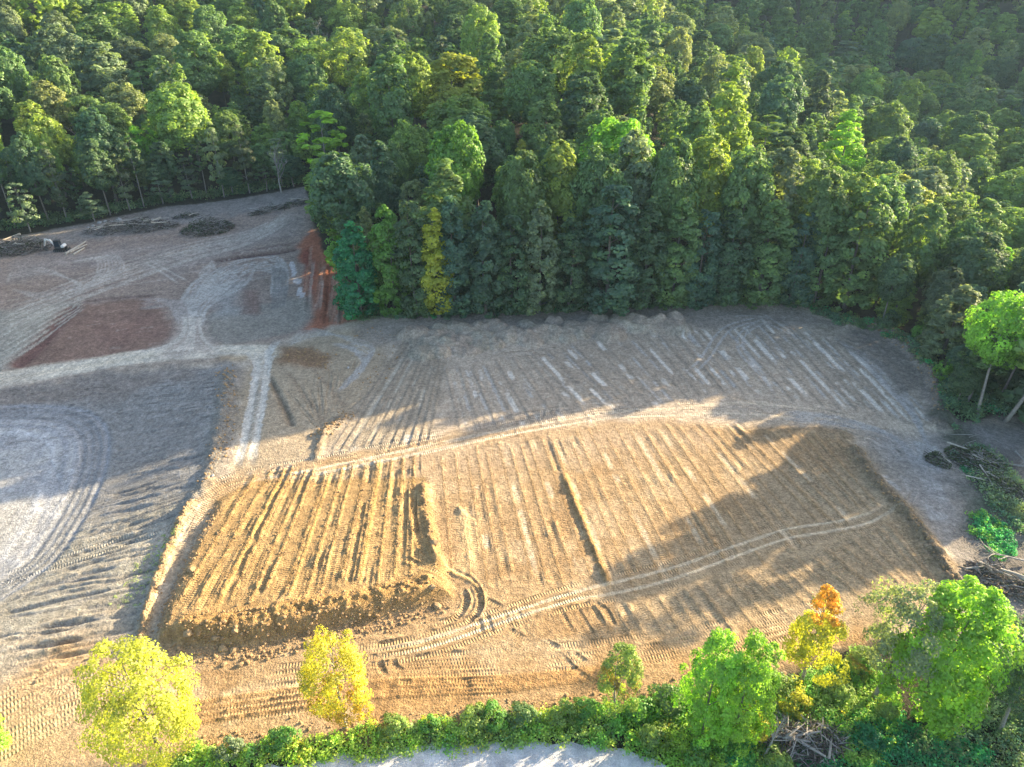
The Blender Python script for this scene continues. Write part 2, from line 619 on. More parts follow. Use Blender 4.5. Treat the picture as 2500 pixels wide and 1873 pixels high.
# -- upper left bench
patch([(-40, 570), (200, 535), (400, 495), (560, 477), (745, 440), (775, 560), (862, 780), (640, 845), (600, 850), (-40, 915)], MAUVE, 2, 3)
patch([(-40, 560), (200, 530), (400, 490), (560, 470), (745, 440), (750, 490), (560, 525), (400, 560), (200, 590), (-40, 620)], (.25, .235, .22), 4, 4, .8, clod=.6)
patch([(310, 640), (620, 560), (740, 500), (745, 560), (600, 610), (400, 680)], (.30, .255, .225), 4, 4, .7)
patch([(0, 690), (250, 650), (430, 600), (300, 600), (0, 640)], (.29, .25, .225), 5, 4, .7)
patch([(185, 745), (278, 735), (386, 727), (409, 774), (421, 816), (378, 855), (270, 878), (116, 897), (31, 903)], MAROON, 1.2, 1.5, .95)
patch([(230, 790), (380, 770), (400, 820), (250, 850)], (.25, .145, .115), 5, 4, .6)
for i in range(34):
    x, y = random.uniform(110, 400), random.uniform(750, 880)
    if x + (y - 745) * -1.1 > 20 or x > 190: streak([(x, y), (x + random.uniform(20, 60), y - random.uniform(2, 7))], random.uniform(.2, .5), random.choice([(.32, .24, .195), (.20, .12, .095), (.30, .20, .155)]), .7, .35, seed=i)
patch([(-40, 766), (96, 750), (181, 743), (147, 774), (77, 840), (23, 897), (-40, 915)], (.31, .285, .235), 1.5, 2, .9)
ridge([(187, 742), (147, 782), (90, 848), (28, 902)], 3.2, -.35, (.17, .09, .075), .6, .4, amt=.9)
ridge([(192, 738), (278, 728), (386, 720)], 1.0, -.15, (.15, .10, .09), .5)
patch([(725, 605), (760, 560), (860, 640), (866, 782), (800, 800), (735, 815), (765, 774), (760, 715), (735, 722), (742, 650)], RED, 1.2, 1.5, .95, clod=.35)
patch([(735, 615), (760, 600), (770, 720), (755, 715), (745, 660)], (.24, .07, .05), 1, 1, .8)
for i in range(26):
    x = random.uniform(752, 850); y0 = 590 + max(0, x - 760) * .9 + random.uniform(0, 60)
    p_ = [(x, y0), (x - 4 + random.uniform(-3, 3), y0 + 50), (x - 12 + random.uniform(-4, 4), min(y0 + 120, 795))]
    streak(p_, random.uniform(.25, .6), random.choice([(.40, .23, .16), (.24, .085, .05), (.36, .17, .11), (.42, .30, .24)]), .75, .3, seed=i)
    ridge(p_, .5, random.choice((-.18, -.12, .1)), None, .6)
for i in range(9):
    px, py = 715 + 3.2 * i + random.uniform(-5, 5), 635 + 10 * i + random.uniform(-6, 6)
    streak([(px, py), (px - 4, py + 14)], .6, (.50, .47, .46), .8)
patch([(513, 762), (757, 720), (760, 774), (733, 804), (633, 832), (540, 847), (498, 816), (506, 770)], (.27, .24, .20), 1.0, 1.2, .95)
patch([(590, 708), (634, 704), (640, 766), (585, 770)], (.21, .14, .115), .8, 1, .9)
patch([(520, 690), (590, 690), (588, 770), (515, 780)], (.31, .30, .28), 2.5, 2, .7)
ridge([(517, 638), (579, 628), (676, 616), (732, 606)], 1.6, -.5, (.13, .085, .075), .6, .3, amt=.95)
ridge([(560, 622), (650, 606), (730, 592)], 1.1, .25, (.2, .14, .12), .6)
# circling tracks around the gravel loop
for i in range(8):
    k = i * 5.0
    streak([(470 + k, 745 - .2 * k), (520 + k, 665 + k * .8), (610, 628 + k), (672 - .3 * k, 626 + k * 1.1), (700 - k, 655 + k * .8), (697 - k, 735)], .42, (.40, .375, .34), .75, .35, seed=i)
for i in range(4):
    ridge([(664 + i * 9, 760 - i * 3), (672 + i * 9, 690), (668 + i * 8, 650)], .7, -.12, (.22, .2, .18), .3)
for i in range(26):
    s = random.uniform(-1, 1)
    streak([(467 + s * 26, 800), (470 + s * 40, 745 + abs(s) * 6), (520 + s * 60 + random.uniform(-20, 20), 690 + random.uniform(-10, 25)), (570 + s * 60, 660 + random.uniform(-25, 25))], .45, (.42, .385, .345), .6, .3, seed=i)
for i in range(16):
    s = random.uniform(-1, 1)
    streak([(455 + s * 22, 790), (430 + s * 26, 735), (395 + s * 30, 742 + s * 12), (330, 748 + s * 18)], .3, (.34, .29, .255), .55, .3, seed=i)
# long swept tracks across the bench
for i in range(13):
    o = (i - 6) * random.uniform(3.5, 5.5)
    streak([(-20, 788 + o * 1.5), (96, 746 + o), (185, 713 + o), (309, 668 + o), (463, 618 + o * .8), (610, 580 + o * .6), (725, 520 + o * .5)], random.uniform(.25, .6), (.38, .335, .285), .75, .25, seed=i)
for i in range(9):
    streak([(-20, 905 - i * 14), (70, 850 - i * 13), (150, 790 - i * 9), (215, 745 - i * 6)], .35, (.40, .375, .315), .7, .3, seed=i)
for i in range(46):
    y = random.uniform(585, 735); x = random.uniform(-10, 600)
    l = random.uniform(60, 240)
    streak([(x, y), (x + l * .5, y - l * .06 + random.uniform(-5, 5)), (x + l, y - l * .14)], random.uniform(.2, .4), random.choice([(.36, .31, .27), (.20, .155, .14), (.36, .31, .27)]), .55, .3, seed=i)
for i in range(8):
    r = 14 + i * 9
    streak([(140 + i * 6, 720 - i), (212 + r * .5, 690), (225 + r, 655), (215 + r * .8, 630 - i), (150 + i * 6, 645)], .3, (.40, .355, .31), .7, seed=i)
for i in range(5):
    streak([(500 + 5 * i, 700), (487 + 6 * i, 672), (505 + 3 * i, 652 - i * 3), (535, 668 + i * 3), (520, 700)], .3, (.38, .335, .29), .6)
    streak([(10 + 6 * i, 700 - i * 3), (30, 680 - i * 4), (120, 670 - 3 * i), (200, 695 + 4 * i), (110, 715 + i * 4), (20, 705)], .28, (.36, .32, .28), .6)
streak([(360, 632), (400, 655), (460, 688)], .3, (.42, .38, .33), .7)
streak([(352, 640), (390, 662), (440, 695)], .3, (.42, .38, .33), .7)
# -- cream haul road
rd = smooth(hits([(-60, 948), (0, 936), (150, 910), (330, 880), (480, 864), (620, 862), (665, 872)]))
f = field(rd, 6)
sl, D, S, T, L = f
k = sstep(3.3, 2.1, D + (NB[sl] - .5) * 1.6)
blend(sl, k * .9, CREAM)
Z[sl] += .15 * sstep(4.5, 2.5, D)
TM[sl] *= 1 - k
for i in range(12):
    streak(offset(rd, random.uniform(-2.2, 2.2)), .3, random.choice([(.58, .52, .43), (.42, .36, .29), (.55, .49, .40)]), .6, .3, world=True, seed=i)
patch([(440, 770), (497, 770), (500, 820), (540, 850), (520, 866), (380, 880), (400, 850), (432, 815)], (.46, .385, .32), 1.5, 1.5, .85)
for i in range(12):
    s = random.uniform(-1, 1)
    streak([(468 + s * 22, 770), (466 + s * 26, 815), (450 + s * 70, 850), (420 + s * 140, 868 + 5 * s)], .35, (.52, .46, .385), .6, .3, seed=i)
ridge([(-60, 972), (150, 930), (330, 898), (560, 880)], 1.6, .25, (.30, .235, .185), .5)
patch([(540, 872), (620, 868), (600, 884), (520, 886)], (.37, .26, .15), 1, 1, .8)
# -- slate fill slope on the left
patch([(-80, 960), (200, 925), (560, 886), (592, 900), (578, 960), (560, 1060), (536, 1160), (430, 1265), (380, 1400), (330, 1560), (150, 1640), (-80, 1760)], SLATE, 1.5, 2, .95, clod=.3)
patch([(-80, 950), (200, 915), (520, 888), (480, 925), (200, 985), (-80, 1015)], (.235, .20, .175), 3, 3, .85, clod=.45)
patch([(540, 900), (600, 900), (575, 1000), (545, 1150), (500, 1190), (520, 1060)], (.24, .215, .19), 1.5, 2, .9, clod=1.0)
patch([(-80, 1380), (250, 1270), (480, 1200), (440, 1300), (380, 1480), (330, 1600), (-80, 1800)], (.305, .285, .235), 4, 4, .85, clod=.4)  # sunlit look of the lower slope painted in as lighter, warmer soil
patch([(0, 1580), (250, 1500), (330, 1570), (200, 1680), (-60, 1760)], (.36, .29, .215), 4, 4, .7)
for i in range(16):
    A = random.uniform(0, 1)
    p0 = (590 - 50 * A, 905 + 110 * A); p1 = (60 + random.uniform(-60, 200), 960 + 120 * A + random.uniform(-10, 10))
    tread(smooth([hit(*p0), hit((p0[0] + p1[0]) / 2, (p0[1] + p1[1]) / 2 + random.uniform(-6, 6)), hit(*p1)]), .6, .9)
# rills washed into the slope
LA = [(560, 985), (550, 1080), (520, 1180), (455, 1270), (420, 1380), (370, 1500), (330, 1590)]
LB = [(230, 1085), (215, 1180), (150, 1300), (60, 1400), (-40, 1490), (-60, 1600), (-60, 1720)]
def along(L, t):
    t = min(max(t, 0), .9999) * (len(L) - 1)
    i = int(t); f_ = t - i
    return (L[i][0] + (L[i + 1][0] - L[i][0]) * f_, L[i][1] + (L[i + 1][1] - L[i][1]) * f_)
rg = random.Random(5)
for i in range(170):
    t = rg.uniform(0, 1)
    a, b = along(LA, t), along(LB, t + rg.uniform(-.05, .05))
    s0 = rg.uniform(0, .5); s1 = min(1, s0 + rg.uniform(.25, .6)); m0, m1 = rg.uniform(0, 6), rg.uniform(5, 11)
    pts = []
    for j in range(7):
        s = s0 + (s1 - s0) * j / 6
        pts.append((a[0] + (b[0] - a[0]) * s + rg.uniform(-3, 3), a[1] + (b[1] - a[1]) * s + 3.5 * math.sin(m0 + m1 * s)))
    deep = .10 + .13 * t * rg.random()
    ridge(pts, rg.uniform(.28, .55), -deep, (.19, .18, .17) if rg.random() < .6 else None, None, .25, amt=.5)
    if rg.random() < .4 + .3 * t: ridge(offset(smooth(hits(pts)), rg.choice((-.5, .5))), .6, deep * .8, (.33, .30, .25) if t > .5 else None, None, .5, world=True, amt=.5)
ridge([(560, 900), (545, 985), (525, 1090), (500, 1180), (430, 1300)], 2.6, .35, (.255, .23, .19), 1.0, .6, amt=.6)
# pale levelled pad
pd = [(-80, 1020), (110, 1022), (180, 1043), (204, 1085), (190, 1170), (130, 1290), (60, 1380), (-80, 1470)]
sl, k = patch(pd, PALE, .9, .8, .95, clod=.15)
blend(sl, k * sstep(.45, .62, NB[sl]) * .55, (.31, .315, .33))
blend(sl, k * sstep(.52, .68, fbm(X[sl], Y[sl], 5, 77, 4)) * .5, (.27, .275, .285))
pw = smooth(hits([(-80, 1020), (110, 1022), (180, 1043), (204, 1085), (190, 1170), (130, 1290), (60, 1380), (-80, 1470)]))
for o, c in ((0, (.23, .235, .245)), (-.9, (.34, .345, .36)), (1.0, (.27, .275, .285)), (2.0, (.22, .225, .235)), (3.1, (.27, .275, .29)), (-2.2, (.3, .305, .32)), (-4, (.46, .465, .475))):
    ridge(offset(pw, o), .9, -.12 if o >= 0 else .05, c, .2, .3, world=True, amt=.8)
for i in range(9):
    ridge([(30 + i * 11, 1160 - i * 5), (95 + i * 8, 1180 + i * 2), (100 + i * 6, 1250), (40 + i * 4, 1370)], .5, -.05, (.34, .345, .36), .1, .3, amt=.5)
# weeds' own humus on the rill edges and brown earth right of the haul ramp
patch([(668, 862), (780, 812), (905, 800), (965, 830), (905, 960), (800, 1100), (780, 1130), (560, 1165), (580, 1000), (590, 900)], TAN, 2, 2.5, .9, clod=.35)
patch([(690, 855), (760, 850), (800, 870), (800, 905), (720, 900), (680, 880)], (.255, .155, .09), 1, 1.5, .9, clod=1.2)
for a, b in ((((700, 905), (800, 1040))), (((760, 895), (850, 1000)))):
    ridge([a, b], .7, -.07, (.27, .21, .15), .8)
for L_ in fan(((700, 950), (790, 1060)), ((880, 870), (790, 1060)), 8, .2, 3): tread(smooth(L_), .6, 1.0)
for i in range(5): streak([(800 + i * 16, 840 + i * 2), (910 - i * 6, 850 + i * 12), (850 - i * 8, 930 + i * 8)], .6, (.37, .345, .315), .7, .3, seed=i)
ridge([(655, 915), (690, 985), (716, 1045)], .9, -.35, (.18, .14, .10), .9, .5)
ridge([(775, 1065), (820, 1035), (850, 1010)], 1.6, .5, (.22, .165, .115), 1.2, .6)
ridge([(770, 1130), (780, 1085), (800, 1050)], 1.0, .35, (.22, .17, .12), 1.2, .6)
for i in range(6): tread(smooth(hits([(735 + 12 * i, 1110 - 8 * i), (800 + 12 * i, 1040 - 8 * i), (890 + 6 * i, 970 - 8 * i)])), .6, .9)
# the ramp with its two pale wheel lines
for pts in ([(629, 872), (614, 986), (598, 1063), (575, 1150)], [(683, 824), (656, 862), (652, 893), (641, 970), (625, 1063), (608, 1145)]):
    ridge(pts, 1.3, -.12, None, None, .3)
    streak(pts, .85, (.54, .51, .455), .92, fade=True)
streak([(640, 880), (630, 960), (606, 1100)], .5, (.33, .30, .25), .7)
for i in range(5): streak([(600 + i * 20, 860 + i), (622 + i * 9, 885), (628 + i * 6, 930)], .5, (.52, .47, .40), .6, .3, seed=i)
# curved haul track to the right of the junction
for i in range(5): streak([(690 + 6 * i, 850 - 8 * i), (760, 822 - 5 * i), (850, 822 + 2 * i), (930 - 4 * i, 850 + 5 * i)], .45, (.37, .335, .29), .6, .3, seed=i)
# -- upper grey field
patch([(870, 790), (1000, 778), (1400, 758), (1950, 745), (2060, 795), (1700, 800), (1200, 830), (900, 850)], (.285, .25, .22), 2, 2, .7, clod=.4)
patch([(985, 800), (1085, 870), (1050, 1080), (960, 1120), (790, 1150), (800, 1090), (900, 960)], (.30, .255, .195), 2, 2, .8, clod=.3)
for i, L_ in enumerate(fan(((1000, 816), (806, 1110)), ((1085, 875), (1045, 1085)), 11, .2, 4)):
    ridge(L_, .45, .05 if i % 3 else .10, (.26, .215, .165), .6, .5, world=True)
    if i < 10: tread(smooth(offset(L_, .9)), .6, .7)
    if i % 2: streak(offset(L_, .8), .5, (.40, .365, .30), .7, .52, world=True, seed=i)
streak([(880, 1090), (830, 1130), (790, 1160)], .9, (.45, .43, .40), .7, .4)
streak([(960, 1100), (935, 1130)], .8, (.47, .45, .42), .8, .4)
streak([(1000, 1060), (985, 1095)], .7, (.47, .45, .42), .8, .4)
G1, G2, G3, G4, G5 = ((1085, 900), (1130, 1075)), ((1330, 850), (1490, 1010)), ((1640, 800), (1790, 975)), ((1880, 780), (2090, 1000)), ((2080, 850), (2280, 1060))
si = 0
for A, B, n in ((G1, G2, 9), (G2, G3, 10), (G3, G4, 9), (G4, G5, 7)):
    for L_ in fan(A, B, n, .22, si + 30):
        si += 1
        ridge(L_, .4, .06, (.25, .215, .175), .7, .6, world=True, amt=.5)
        for o in (.75, 2.0): tread(smooth(offset(L_, o)), .6, .65, .03)
        streak(offset(L_, 1.0), random.uniform(.3, .6), CHALK, .95, random.choice([.5, .56, .62, .68]), world=True, seed=si)
        if si % 2: streak(offset(L_, 2.0), .35, (.40, .375, .345), .8, .55, world=True, seed=si + 50)
        if si % 3 == 0: streak(offset(L_, -.5), .3, (.44, .415, .385), .8, .58, world=True, seed=si + 90)
# heaped dozer loads along the forest
rg = random.Random(11)
LMP = []
for i in range(64):
    t = rg.random()
    px = 1010 + 650 * t
    py = 835 - 50 * t + rg.uniform(-30, 34) * (1 - .35 * t)
    LMP.append((py, px))
for i in range(26): LMP.append((842 - i * 2.0 + rg.uniform(-3, 3), 1085 + i * 20 + rg.uniform(-6, 6)))
for py, px in LMP:
    cx, cy = hit(px, py)
    r = rg.uniform(1.5, 2.7)
    sl = box(cx - r, cx + r, cy - r, cy + r)
    if sl is None: continue
    d = np.hypot((X[sl] - cx) * rg.uniform(.8, 1.1), Y[sl] - cy) / r
    h = rg.uniform(.45, .95) * np.sqrt(np.clip(1 - d * d, 0, 1))
    h = h * (.55 + .9 * NB[sl]) * (.8 + .4 * NCC[sl])
    CL[sl] = np.where(d < 1, .9, CL[sl])
    Z[sl] = np.maximum(Z[sl], h * 1.5)
    blend(sl, (d < 1) * .55 * (h > .05), (.37 + rg.uniform(-.03, .03), .315, .25))
ridge([(900, 778), (1150, 770), (1400, 757), (1700, 748), (1960, 745)], 2.0, .35, (.25, .215, .19), .7)
for i in range(4): tread(smooth(hits([(860, 800 + 5 * i), (1000, 790 + 3 * i), (1200, 776 + 2 * i), (1400, 764 + i * 2)])), .6, .8)
for i in range(8): tread(smooth(hits([(1640 + 10 * i, 772 + 5 * i), (1800, 764 + 5.5 * i), (1950, 766 + 5 * i), (2060 - i * 3, 800 + 3 * i)])), .6, .8)
crawler([(1100, 915), (1150, 890), (1250, 868), (1400, 855), (1500, 845)])
crawler([(1340, 1020), (1350, 950), (1385, 925), (1420, 928)], tone=.93)
# pale loops and sweeps by the far corner
for pts in ([(1866, 774), (1816, 805), (1800, 832), (1812, 870), (1866, 928), (1900, 975)], [(1872, 784), (1826, 812), (1813, 838), (1828, 872), (1880, 930)], [(1858, 772), (1766, 801), (1708, 878), (1670, 912)], [(1860, 782), (1784, 806), (1728, 880), (1690, 915)], [(1862, 766), (1900, 790), (1930, 808)], [(1850, 776), (1895, 800), (1940, 822)], [(1790, 772), (1850, 772), (1880, 782)]):
    streak(pts, .32, (.42, .385, .35), .85)
for i in range(9):
    o = i * 9
    streak([(2040 + o * .6, 825 + o * .3), (2110 + o, 890 + o * .3), (2200 + o * .5, 985 + o * .4), (2260 + o * .3, 1060 + o)], random.uniform(.3, .6), (.37, .345, .325), .7, .35, seed=i)
for i in range(10):
    o = i * 7
    streak([(1900, 1000 + o * .4), (2050, 1020 + o * .3), (2170 + o * .3, 1060 + o * .2), (2230 + o, 1130 + o), (2270 + o, 1220 + o)], random.uniform(.25, .5), (.40, .375, .35), .65, .35, seed=i)
patch([(2070, 800), (2160, 805), (2230, 860), (2290, 960), (2300, 1040), (2260, 1020), (2200, 900), (2110, 850)], (.245, .215, .195), 2.5, 2, .75, clod=.9)
ridge([(2050, 792), (2150, 803), (2225, 858), (2275, 930), (2292, 1000), (2300, 1060)], 2.6, .95, (.235, .20, .17), 1.3, .9)
for i in range(5): ridge([(2070 - 12 * i, 812 + 6 * i), (2140 - 10 * i, 828 + 9 * i), (2205 - 12 * i, 880 + 5 * i), (2250 - 12 * i, 950 + 5 * i)], 1.3, .28, (.255, .22, .185), 1.1, .95)
for p in ([(2156, 1160), (2185, 1180), (2215, 1200)], [(2175, 1148), (2215, 1178), (2240, 1200)], [(2262, 1230), (2290, 1275)], [(2270, 1262), (2310, 1255)], [(2240, 1075), (2250, 1110), (2256, 1145)], [(2275, 1085), (2282, 1110), (2285, 1160)], [(2284, 1170), (2290, 1200)]):
    streak(p, .9, (.56, .535, .51), .9, .42)
# right-hand strip and the brushy slope
patch([(2110, 1060), (2330, 1060), (2350, 1200), (2420, 1390), (2520, 1510), (2400, 1530), (2330, 1440), (2220, 1250)], (.285, .265, .25), 3, 3, .8, clod=.3)
patch([(2296, 1010), (2345, 1045), (2520, 1000), (2520, 1540), (2455, 1475), (2405, 1395), (2360, 1300), (2335, 1180)], (.17, .155, .145), 2.5, 3, .9, clod=1.0)
patch([(2330, 1030), (2500, 1060), (2500, 1110), (2400, 1090)], (.255, .235, .225), 2.5, 3, .8, clod=.8)
patch([(2290, 1000), (2330, 1020), (2370, 1090), (2340, 1110), (2300, 1040)], (.08, .095, .055), 2, 2, .8)
patch([(2370, 1200), (2480, 1200), (2480, 1300), (2390, 1280)], (.10, .14, .08), 3, 3, .6)
# -- the orange loam pad
OR = [(520, 1175), (700, 1140), (1000, 1082), (1300, 1040), (1600, 1025), (1760, 1035), (1850, 1045), (2060, 1060), (2125, 1160), (2215, 1245), (2280, 1335), (2345, 1450), (2270, 1490), (2130, 1570), (1850, 1645), (1500, 1705), (1150, 1758), (850, 1792), (480, 1842), (380, 1890), (-60, 1890), (-60, 1740), (150, 1590), (330, 1620), (372, 1500), (470, 1290)]
sl, k = patch(OR, ORANGE, 1.6, 1.6, .97, clod=.3)
blend(sl, k * sstep(.50, .66, fbm(X[sl], Y[sl], 7, 51, 4)) * .55, DEEP)
blend(sl, k * sstep(.52, .68, fbm(X[sl], Y[sl], 5, 61, 4)) * .5, (.47, .36, .235))
patch([(1830, 1055), (2060, 1055), (2345, 1450), (2250, 1490), (1500, 1540), (1560, 1430), (1850, 1180), (1800, 1110)], (.32, .25, .165), 6, 4, .75)  # duller brown where the right-hand trees' shadow falls: shade painted into the loam
patch([(1780, 1062), (2060, 1066), (2110, 1150), (2000, 1150), (1880, 1140)], (.29, .20, .115), 2.5, 2.5, .75, clod=.5)
patch([(1000, 1095), (1300, 1050), (1740, 1035), (1700, 1100), (1300, 1120), (1000, 1160)], (.41, .315, .225), 4, 3, .6)
patch([(900, 1660), (1300, 1640), (1900, 1560), (1950, 1600), (1500, 1700), (900, 1780)], (.39, .235, .10), 3, 2, .6, clod=.5)
patch([(-60, 1700), (200, 1600), (350, 1640), (420, 1800), (380, 1890), (-60, 1890)], (.43, .31, .19), 4, 3, .7)
H1, H2, H3, H4, H5 = ((1078, 1105), (1110, 1430)), ((1345, 1062), (1492, 1440)), ((1570, 1038), (1790, 1390)), ((1800, 1040), (2050, 1290)), ((2030, 1062), (2180, 1240))
si = 0
for A, B, n in ((H1, H2, 11), (H2, H3, 8), (H3, H4, 9), (H4, H5, 7)):
    for L_ in fan(A, B, n, .2, si + 60):
        si += 1
        big = random.random()
        ridge(L_, .35, .02 + .16 * big ** 3, (.31, .19, .085), .9, .9, world=True, amt=.35)
        for o in (-.75, .75): tread(smooth(offset(L_, o)), .62, 1.1, .025, lip=.02)
        if si % 3 == 0: streak(offset(L_, .6), .4, (.52, .43, .31), .75, .56, world=True, seed=si)
ridge([(1372, 1150), (1420, 1270), (1492, 1440)], .8, .30, (.36, .22, .09), 1.2, .6)
# shorter rows below the haul track
for A, B, n in ((((1460, 1478), (1500, 1570)), ((1700, 1420), (1800, 1550)), 8), (((1700, 1420), (1800, 1550)), ((2000, 1330), (2180, 1470)), 9), (((2000, 1330), (2180, 1470)), ((2190, 1255), (2310, 1420)), 7)):
    for L_ in fan(A, B, n, .2, si + 77):
        si += 1
        ridge(L_, .45, .10, (.29, .21, .125), .8, .6, world=True, amt=.5)
        for o in (-.75, .75): tread(smooth(offset(L_, o)), .62, 1.0, .025, lip=.02)
for L_ in fan(((1120, 1500), (1130, 1540)), ((1440, 1480), (1490, 1560)), 10, .2, 5):
    tread(smooth(L_), .6, 1.0, .05)
# travel tracks along the lower edge
for i in range(9):
    pts = hits([(420, 1728 - 6 * i), (650, 1690 - 7 * i), (900, 1668 - 8 * i), (1200, 1655 - 9 * i), (1500, 1632 - 9 * i), (1800, 1580 - 9 * i), (2060, 1520 - 8 * i), (2300, 1470 - 4 * i)])
    tread(smooth([(p[0], p[1] + random.uniform(-.25, .25)) for p in pts]), .6, 1.1, .05, tone=1.05 if i % 2 else .97)
for i in range(4):
    tread(smooth(hits([(430, 1775 - 15 * i), (700, 1738 - 15 * i), (950, 1705 - 12 * i), (1250, 1690 - 10 * i)])), .6, 1.0, .06)
    ridge([(450, 1768 - 16 * i), (700, 1732 - 15 * i), (950, 1700 - 12 * i), (1240, 1684 - 10 * i), (1500, 1650 - 8 * i)], .6, .15, (.37, .22, .095), 1.0, .7)
for i in range(12):
    o = i * 15
    tread(smooth(hits([(-30, 1870 - o), (120, 1790 - o * .95), (300, 1690 - o * .75), (420 - i * 4, 1610 - o * .5)])), .6, 1.1, .07, tone=1.04)
crawler([(-20, 1420), (150, 1370), (300, 1320), (430, 1268), (520, 1200)], strength=1.0)
crawler([(0, 1440), (60, 1400), (200, 1340), (330, 1290)], strength=.8)
for p in ([(90, 1650), (150, 1610), (190, 1640), (150, 1690), (90, 1680)], [(60, 1690), (140, 1580), (230, 1610), (230, 1690), (120, 1740)]):
    tread(smooth(hits(p)), .6, 1.2, .08)
# main travel track above the pad
for o in (-14, -2, 10):
    crawler([(420, 1330 + o), (470, 1255 + o), (540, 1195 + o), (640, 1165 + o), (800, 1138 + o), (1000, 1095 + o), (1250, 1040 + o), (1480, 1003 + o), (1680, 995 + o), (1900, 1006 + o), (2080, 1040 + o), (2200, 1100 + o * 2)], tone=1.06)
for pts in ([(520, 1200), (640, 1170), (800, 1140), (1000, 1098), (1250, 1046), (1500, 1006), (1650, 998), (1804, 984), (2036, 1007), (2150, 1050)], [(640, 1180), (800, 1152), (1000, 1112), (1250, 1060), (1480, 1022), (1650, 1014), (1766, 1009), (1920, 1017), (2055, 1030), (2160, 1075)]):
    streak(pts, .42, (.54, .45, .34), .85, .3)
# lower travel track with two pale lines
T2a = [(860, 1592), (1000, 1572), (1200, 1512), (1400, 1446), (1500, 1422), (1650, 1384), (1804, 1330), (1928, 1291), (2036, 1275), (2113, 1256), (2152, 1233), (2180, 1205)]
T2b = [(900, 1608), (1050, 1580), (1250, 1510), (1400, 1466), (1520, 1444), (1650, 1411), (1843, 1341), (1928, 1314), (2036, 1295), (2113, 1279), (2183, 1241), (2215, 1190)]
for a, b in ((T2a, 0), (T2b, 0)):
    for o in (-.9, .9): tread(offset(smooth(hits(a)), o), .6, 1.1, .05)
    streak(a, .27, (.52, .43, .31), .85, fade=True)
# turning arcs
for i in range(6):
    streak([(1100 + 5 * i, 1225), (1155 - 8 * i, 1270), (1172 - 9 * i, 1330), (1150 - 8 * i, 1385), (1120 - 6 * i, 1420)], .3, (.52, .37, .20), .7)
    ridge([(1100 + 5 * i, 1228), (1158 - 8 * i, 1274), (1176 - 9 * i, 1333), (1150 - 8 * i, 1390)], .4, .08)
for p in ([(1450, 1470), (1480, 1490), (1500, 1530)], [(1280, 1540), (1320, 1560), (1370, 1585)], [(1240, 1535), (1290, 1565), (1330, 1590)], [(1180, 1460), (1230, 1485)], [(1370, 1600), (1420, 1650), (1470, 1675)], [(1400, 1595), (1450, 1630), (1500, 1665)]):
    tread(smooth(hits(p)), .6, 1.3, .07)
for p in ([(925, 1610), (935, 1640), (960, 1665), (1010, 1668)], [(960, 1608), (965, 1628), (985, 1640)]):
    tread(smooth(hits(p)), .65, 1.4, .12)
# bank on the right side of the pad and along the weeds
ridge([(1790, 1065), (1900, 1052), (2050, 1056), (2080, 1085)], 1.6, .25, (.27, .19, .11), .8)
ridge([(2078, 1085), (2125, 1160), (2205, 1245), (2275, 1335), (2342, 1450)], 2.0, .75, (.24, .185, .125), 1.3, .6, amt=.85)
patch([(480, 1815), (850, 1772), (1150, 1738), (1450, 1698), (1850, 1630), (2100, 1530), (2110, 1560), (1870, 1672), (1450, 1745), (1150, 1775), (850, 1810), (480, 1850)], (.33, .205, .095), 1.2, 1.5, .85, clod=1.1)
# -- the raised fill with its furrows
MND = [(535, 1225), (620, 1180), (1030, 1172), (1055, 1330), (1080, 1400), (1094, 1455), (1010, 1482), (870, 1516), (600, 1566), (392, 1566), (410, 1500), (470, 1365)]
mw = hits(MND)
sl = pbox(mw, 4)
d = sdist(X[sl], Y[sl], mw) + (NB[sl] - .5) * 1.0
yb, yf = hit(800, 1180)[1], hit(700, 1560)[1]
tt = np.clip((yb - Y[sl]) / (yb - yf), 0, 1.1)
Z[sl] += (.05 + 1.35 * tt ** .75) * sstep(.9, -.9, d) * (.9 + .2 * NB[sl])
k = sstep(.9, -.2, d)
blend(sl, k * .8, (.355, .23, .10))
CL[sl] = np.maximum(CL[sl], k * .5)
CL[sl] = np.maximum(CL[sl], sstep(1.6, .3, np.abs(d)) * 1.3)
MLINES = []
for i, L_ in enumerate(fan(((622, 1160), (425, 1520)), ((1008, 1120), (1000, 1440)), 14, .14, 9)):
    MLINES.append(L_)
    ridge(offset(smooth(L_), random.uniform(-.2, .2)), random.uniform(.3, .5), random.uniform(.11, .21), (.37, .235, .10), 1.6, .9, world=True, amt=.6)
    for o in (-.75, .75): tread(smooth(offset(L_, o)), .6, 1.1, .06)
    if i % 4 == 2: ridge(offset(L_, .5), .4, .15, (.46, .29, .11), 1.0, .7, world=True)
ridge([(430, 1545), (560, 1535), (700, 1510), (880, 1480), (1000, 1450), (1070, 1430)], 2.2, .45, (.40, .245, .095), 1.5, .8)
patch([(520, 1235), (470, 1300), (420, 1400), (375, 1500), (345, 1600), (385, 1600), (400, 1520), (455, 1390), (530, 1245)], (.34, .285, .21), .6, .6, .85, clod=.1)
ridge([(480, 1222), (446, 1272), (405, 1365), (372, 1460), (345, 1565), (338, 1600)], 1.1, .6, (.42, .30, .17), 1.5, .8)
ridge([(1032, 1175), (1040, 1250), (1053, 1310), (1066, 1372), (1090, 1392)], 1.2, .65, (.37, .245, .115), 1.5, .7)
for p in ([(1047, 1349), (1093, 1387), (1147, 1414), (1171, 1449), (1171, 1488), (1140, 1519), (1070, 1542), (960, 1568), (860, 1585)], [(993, 1380), (1047, 1403), (1109, 1426), (1136, 1453), (1136, 1480), (1109, 1511), (1051, 1526)], [(1010, 1190), (1012, 1280), (1030, 1345), (1050, 1372), (1095, 1398)]):
    tread(smooth(hits(p)), .75, 1.5, .18, tone=1.05, lip=.14)
